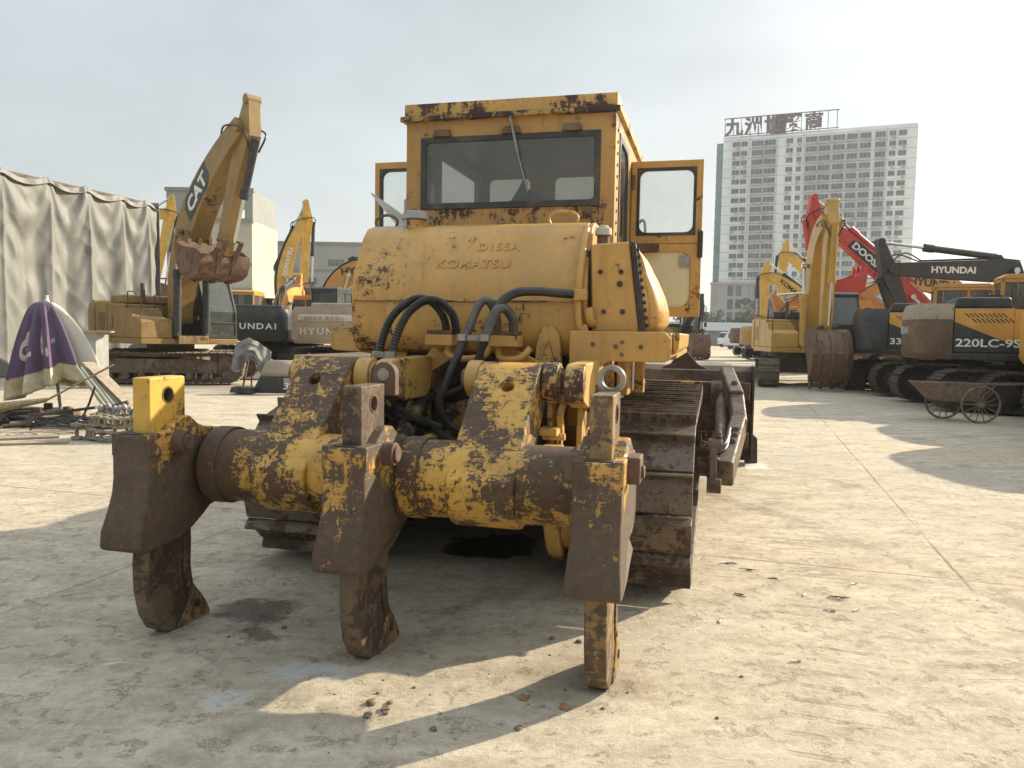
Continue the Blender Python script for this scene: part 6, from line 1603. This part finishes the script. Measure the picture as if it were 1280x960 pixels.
# ------------------------------------------------------------------ person half hidden behind the tail of the 220LC-9S machine
def person():
    J = dict(pel=(0, 0, .93), sp=(0, .0, 1.15), ch=(0, .01, 1.36), nk=(0, .02, 1.47), hd=(0, .0, 1.58), top=(0, 0, 1.68),
             hl=(-.10, 0, .88), kl=(-.11, -.03, .48), al=(-.12, .02, .09), tl=(-.13, -.14, .035), hr=(.10, 0, .88), kr=(.12, -.02, .48), ar=(.15, .03, .09), tr=(.18, -.13, .035),
             sl=(-.19, .01, 1.40), el=(-.24, .03, 1.12), wl=(-.22, -.06, .88), fl=(-.21, -.09, .79), sr=(.19, .01, 1.40), er=(.24, .03, 1.12), wr=(.22, -.06, .88), fr=(.21, -.09, .79))
    R_ = dict(pel=.145, sp=.13, ch=.15, nk=.055, hd=.095, top=.07, hl=.095, kl=.07, al=.05, tl=.04, hr=.095, kr=.07, ar=.05, tr=.04, sl=.065, el=.048, wl=.036, fl=.036, sr=.065, er=.048, wr=.036, fr=.036)
    E_ = [('pel', 'sp'), ('sp', 'ch'), ('ch', 'nk'), ('nk', 'hd'), ('hd', 'top'), ('pel', 'hl'), ('hl', 'kl'), ('kl', 'al'), ('al', 'tl'), ('pel', 'hr'), ('hr', 'kr'), ('kr', 'ar'), ('ar', 'tr'), ('ch', 'sl'), ('sl', 'el'), ('el', 'wl'), ('wl', 'fl'), ('ch', 'sr'), ('sr', 'er'), ('er', 'wr'), ('wr', 'fr')]
    ks = list(J); me = bpy.data.meshes.new('person'); me.from_pydata([J[k] for k in ks], [(ks.index(a), ks.index(b)) for a, b in E_], [])
    o = bpy.data.objects.new('person', me); COL.objects.link(o)
    mats = []
    m_, t = newmat('clothed_body'); tc = t.add('ShaderNodeTexCoord').outputs['Object']; z = t.add('ShaderNodeSeparateXYZ', None, Vector=tc).outputs[2]
    c = t.mix(t.math('GREATER_THAN', z, 1.46), (.022, .026, .035), (.33, .19, .13)); c = t.mix(t.math('GREATER_THAN', z, 1.63), c, (.01, .01, .01)); c = t.mix(t.math('LESS_THAN', z, .085), c, (.6, .6, .58))
    t.out(t.add('ShaderNodeBsdfPrincipled', None, Base_Color=c, Roughness=.85).outputs[0]); me.materials.append(m_)
    sk = o.modifiers.new('skin', 'SKIN'); 
    sv = me.skin_vertices.new() if not me.skin_vertices else me.skin_vertices[0]
    lay = me.skin_vertices[0]
    for i, k in enumerate(ks): lay.data[i].radius = (R_[k], R_[k] * (.85 if k in ('ch', 'sp', 'pel') else 1)); lay.data[i].use_root = (k == 'pel')
    sb = o.modifiers.new('sub', 'SUBSURF'); sb.levels = 2; sb.render_levels = 2
    o.location = (10.25, 19.86, 0); o.rotation_euler = (0, 0, radians(35))
    tag(o, 'person in dark clothes and pale shoes standing half hidden behind the scraped counterweight', 'person')
person()

# ------------------------------------------------------------------ litter on the concrete
def litter():
    rg = random.Random(21)
    MAT['clod'] = plain('mud_clod', (.17, .13, .09), .95, .3, 40); MAT['brick'] = plain('brick_bit', (.30, .16, .09), .9, .2, 30); MAT['paper'] = plain('paper', (.72, .70, .66), .8, .08, 30); MAT['twig'] = plain('twig', (.11, .085, .065), .85, .3, 40)
    def clod(x, y, r, mat, name, label, cat, group):
        m = MB(); m.sphere((0, 0, 0), r, 10, 7)
        for i, v in enumerate(m.v): m.v[i] = v * (1 + .55 * noise.noise(v * (2.2 / r) + V((x * 9, y * 7, 0))))
        for v in m.v: v.z = max(v.z * .6, -r * .3)
        o = m.build(name, mat, smooth=25); o.location = (x, y, r * .28); o.rotation_euler = (0, 0, rg.uniform(0, 6)); tag(o, label, cat, group); return o
    for k in range(26):
        x = rg.gauss(.0, .45); y = 3.25 + rg.gauss(0, .32)
        if k > 25: x, y = rg.uniform(-1.0, 2.2), rg.uniform(3.0, 4.8)
        clod(x, y, rg.choice([.004, .005, .006, .008, .010, .015]), 'clod', 'mud_clod', 'small dark clod of dried mud on the concrete behind the ripper', 'clod', 'mud clods behind the ripper')
    for k in range(6): clod(-.50 + rg.gauss(0, .03), 2.97 + rg.gauss(0, .035), rg.uniform(.012, .024), 'clod', 'mud_clod', 'dark crumb in the small clump of mud at the bottom of the view', 'clod', 'clump of mud')
    clod(.235, 3.0, .022, 'brick', 'brick_fragment', 'orange brick fragment beside the right ripper shank shadow', 'brick', None)
    clod(.07, 3.07, .02, 'brick', 'brick_fragment', 'dull brown brick fragment left of the orange one', 'brick', None)
    for i, (x, y, a, L, lab) in enumerate(((1.43, 5.02, .2, .07, 'pale cigarette end crossed over a twig, nearest the track'), (1.12, 3.97, 1.3, .05, 'white cigarette end lying upright below the twigs'), (1.74, 4.42, 1.0, .07, 'white cigarette end between the twig clusters'), (2.12, 4.63, .5, .06, 'white cigarette end farthest right'), (1.34, 3.48, .1, .05, 'small white cigarette end nearest the camera'), (1.78, 4.16, -.7, .06, 'grey cigarette end below the dark twig cluster'), (1.93, 4.17, .6, .05, 'short white cigarette end below the dark twig cluster'))):
        m = MB(); m.cyl((-L / 2, 0, .006), (L * .1, 0, .006), .0048, n=8); m.mat(1).cyl((L * .1, 0, .006), (L / 2, 0, .006), .005, n=8)
        o = m.build('cigarette_end', ['paper', 'strawm' if i % 2 else 'grey']); o.location = (x, y, .001); o.rotation_euler = (0, 0, a); tag(o, lab, 'cigarette end', 'cigarette ends')
    for (x, y, n_, sp, lab) in ((1.46, 5.0, 4, .05, 'small dark twig bundle crossed by a cigarette end'), (1.55, 4.88, 5, .035, 'dark twigs just right of the first bundle'), (1.64, 4.72, 2, .03, 'short thin twig between the clusters'), (1.36, 4.40, 3, .03, 'short brown twig left of the middle cigarette'), (1.92, 4.36, 9, .05, 'largest tangle of dark twigs with white flecks')):
        m = MB()
        for k in range(n_):
            a = rg.uniform(-.8, .3); c = V((rg.gauss(0, sp * .5), rg.gauss(0, sp * .3), .004 + .002 * k)); d = V((cos(a), sin(a), rg.uniform(-.05, .1))) * rg.uniform(.012, .034)
            m.tube([c - d, c + V((0, .001, .001)), c + d], .0026, n=5)
        for v in m.v: v.z = max(v.z, .0005)
        o = m.build('twigs', 'twig'); o.location = (x, y, 0); tag(o, lab, 'twigs')
litter()

# ------------------------------------------------------------------ haze, light, camera
AZ, EL = radians(59), radians(25.5)
sun_dir = V((sin(AZ) * cos(EL), cos(AZ) * cos(EL), sin(EL)))
w = bpy.data.worlds.new('World'); scene.world = w; w.use_nodes = True
nt = w.node_tree; nt.nodes.clear()
sky = nt.nodes.new('ShaderNodeTexSky'); sky.sky_type = 'NISHITA'; sky.sun_disc = False; sky.sun_elevation = EL; sky.sun_rotation = AZ
sky.air_density = 1.0; sky.dust_density = 3.0; sky.ozone_density = 1.0; sky.altitude = 20
hs = nt.nodes.new('ShaderNodeHueSaturation'); hs.inputs['Saturation'].default_value = .5
gm = nt.nodes.new('ShaderNodeGamma'); gm.inputs[1].default_value = .46
nt.links.new(sky.outputs[0], gm.inputs[0]); nt.links.new(gm.outputs[0], hs.inputs['Color'])
# thin high cloud: noise over the sky's own colour
tcw = nt.nodes.new('ShaderNodeTexCoord'); mp = nt.nodes.new('ShaderNodeMapping'); mp.inputs['Scale'].default_value = (1, 1, 2.4)
nz = nt.nodes.new('ShaderNodeTexNoise'); nz.inputs['Scale'].default_value = 2.8; nz.inputs['Detail'].default_value = 6; nz.inputs['Roughness'].default_value = .5
mr = nt.nodes.new('ShaderNodeMapRange'); mr.inputs[1].default_value = .35; mr.inputs[2].default_value = .7; mr.inputs[3].default_value = 1.42; mr.inputs[4].default_value = 1.78
mul = nt.nodes.new('ShaderNodeVectorMath'); mul.operation = 'SCALE'
nt.links.new(tcw.outputs['Generated'], mp.inputs[0]); nt.links.new(mp.outputs[0], nz.inputs['Vector']); nt.links.new(nz.outputs['Fac'], mr.inputs[0])
# sky brightened overhead, above the view, as added fill for the shaded areas
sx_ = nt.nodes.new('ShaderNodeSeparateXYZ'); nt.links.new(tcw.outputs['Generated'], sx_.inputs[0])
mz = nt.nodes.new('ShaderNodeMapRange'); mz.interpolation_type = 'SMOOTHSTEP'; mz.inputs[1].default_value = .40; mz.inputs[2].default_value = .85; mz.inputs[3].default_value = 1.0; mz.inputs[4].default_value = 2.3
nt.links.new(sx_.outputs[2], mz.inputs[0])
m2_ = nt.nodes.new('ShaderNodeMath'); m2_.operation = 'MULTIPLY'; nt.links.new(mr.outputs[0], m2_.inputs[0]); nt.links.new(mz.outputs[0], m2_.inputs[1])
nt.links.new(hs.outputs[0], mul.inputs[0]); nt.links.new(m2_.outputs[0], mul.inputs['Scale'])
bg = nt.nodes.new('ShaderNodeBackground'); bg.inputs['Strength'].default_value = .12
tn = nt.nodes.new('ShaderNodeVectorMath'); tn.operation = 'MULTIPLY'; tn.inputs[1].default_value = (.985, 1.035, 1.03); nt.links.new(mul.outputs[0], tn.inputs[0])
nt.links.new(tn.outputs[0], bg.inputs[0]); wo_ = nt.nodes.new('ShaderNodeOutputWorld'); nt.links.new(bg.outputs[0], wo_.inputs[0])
sl = bpy.data.lights.new('sun', 'SUN'); sl.energy = 4.6; sl.angle = radians(.6); sl.color = (1.0, .875, .67)
so = bpy.data.objects.new('sun', sl); COL.objects.link(so); so.rotation_euler = (-sun_dir).to_track_quat('-Z', 'Y').to_euler()

HAZE = True
if HAZE:
    m_, t = newmat('haze_air'); vol = t.add('ShaderNodeVolumePrincipled', None, Color=(.92, .95, 1.0, 1), Density=.00042, Anisotropy=.2)
    t.out(None, vol.outputs[0]); h = MB(); h.box(-960, 960, -80, 1450, -1.0, 90.0); ho = h.build('haze', m_, smooth=0); tag(ho, None, None, kind='stuff')

cd = bpy.data.cameras.new('camera'); co = bpy.data.objects.new('camera', cd); COL.objects.link(co); scene.camera = co
cd.sensor_fit = 'HORIZONTAL'; cd.sensor_width = 36; cd.lens = 36 * 960 / 1280; cd.clip_end = 3000; cd.clip_start = .05
pit = atan((480 - 417.5) / 960); rol = radians(1.0)
f_ = V((0, cos(pit), -sin(pit))); r0 = V((1, 0, 0)); u0 = V((0, sin(pit), cos(pit)))
Rr = r0 * cos(rol) + u0 * sin(rol); Uu = u0 * cos(rol) - r0 * sin(rol)
co.matrix_world = Matrix(((Rr.x, Uu.x, -f_.x, 0), (Rr.y, Uu.y, -f_.y, 0), (Rr.z, Uu.z, -f_.z, 1.5), (0, 0, 0, 1)))
vs_ = scene.view_settings; vs_.view_transform = 'Standard'; vs_.look = 'None'; vs_.exposure = 1.0; vs_.gamma = 1.0
scene.cycles.max_bounces = 8; scene.cycles.transparent_max_bounces = 16; scene.cycles.volume_bounces = 0
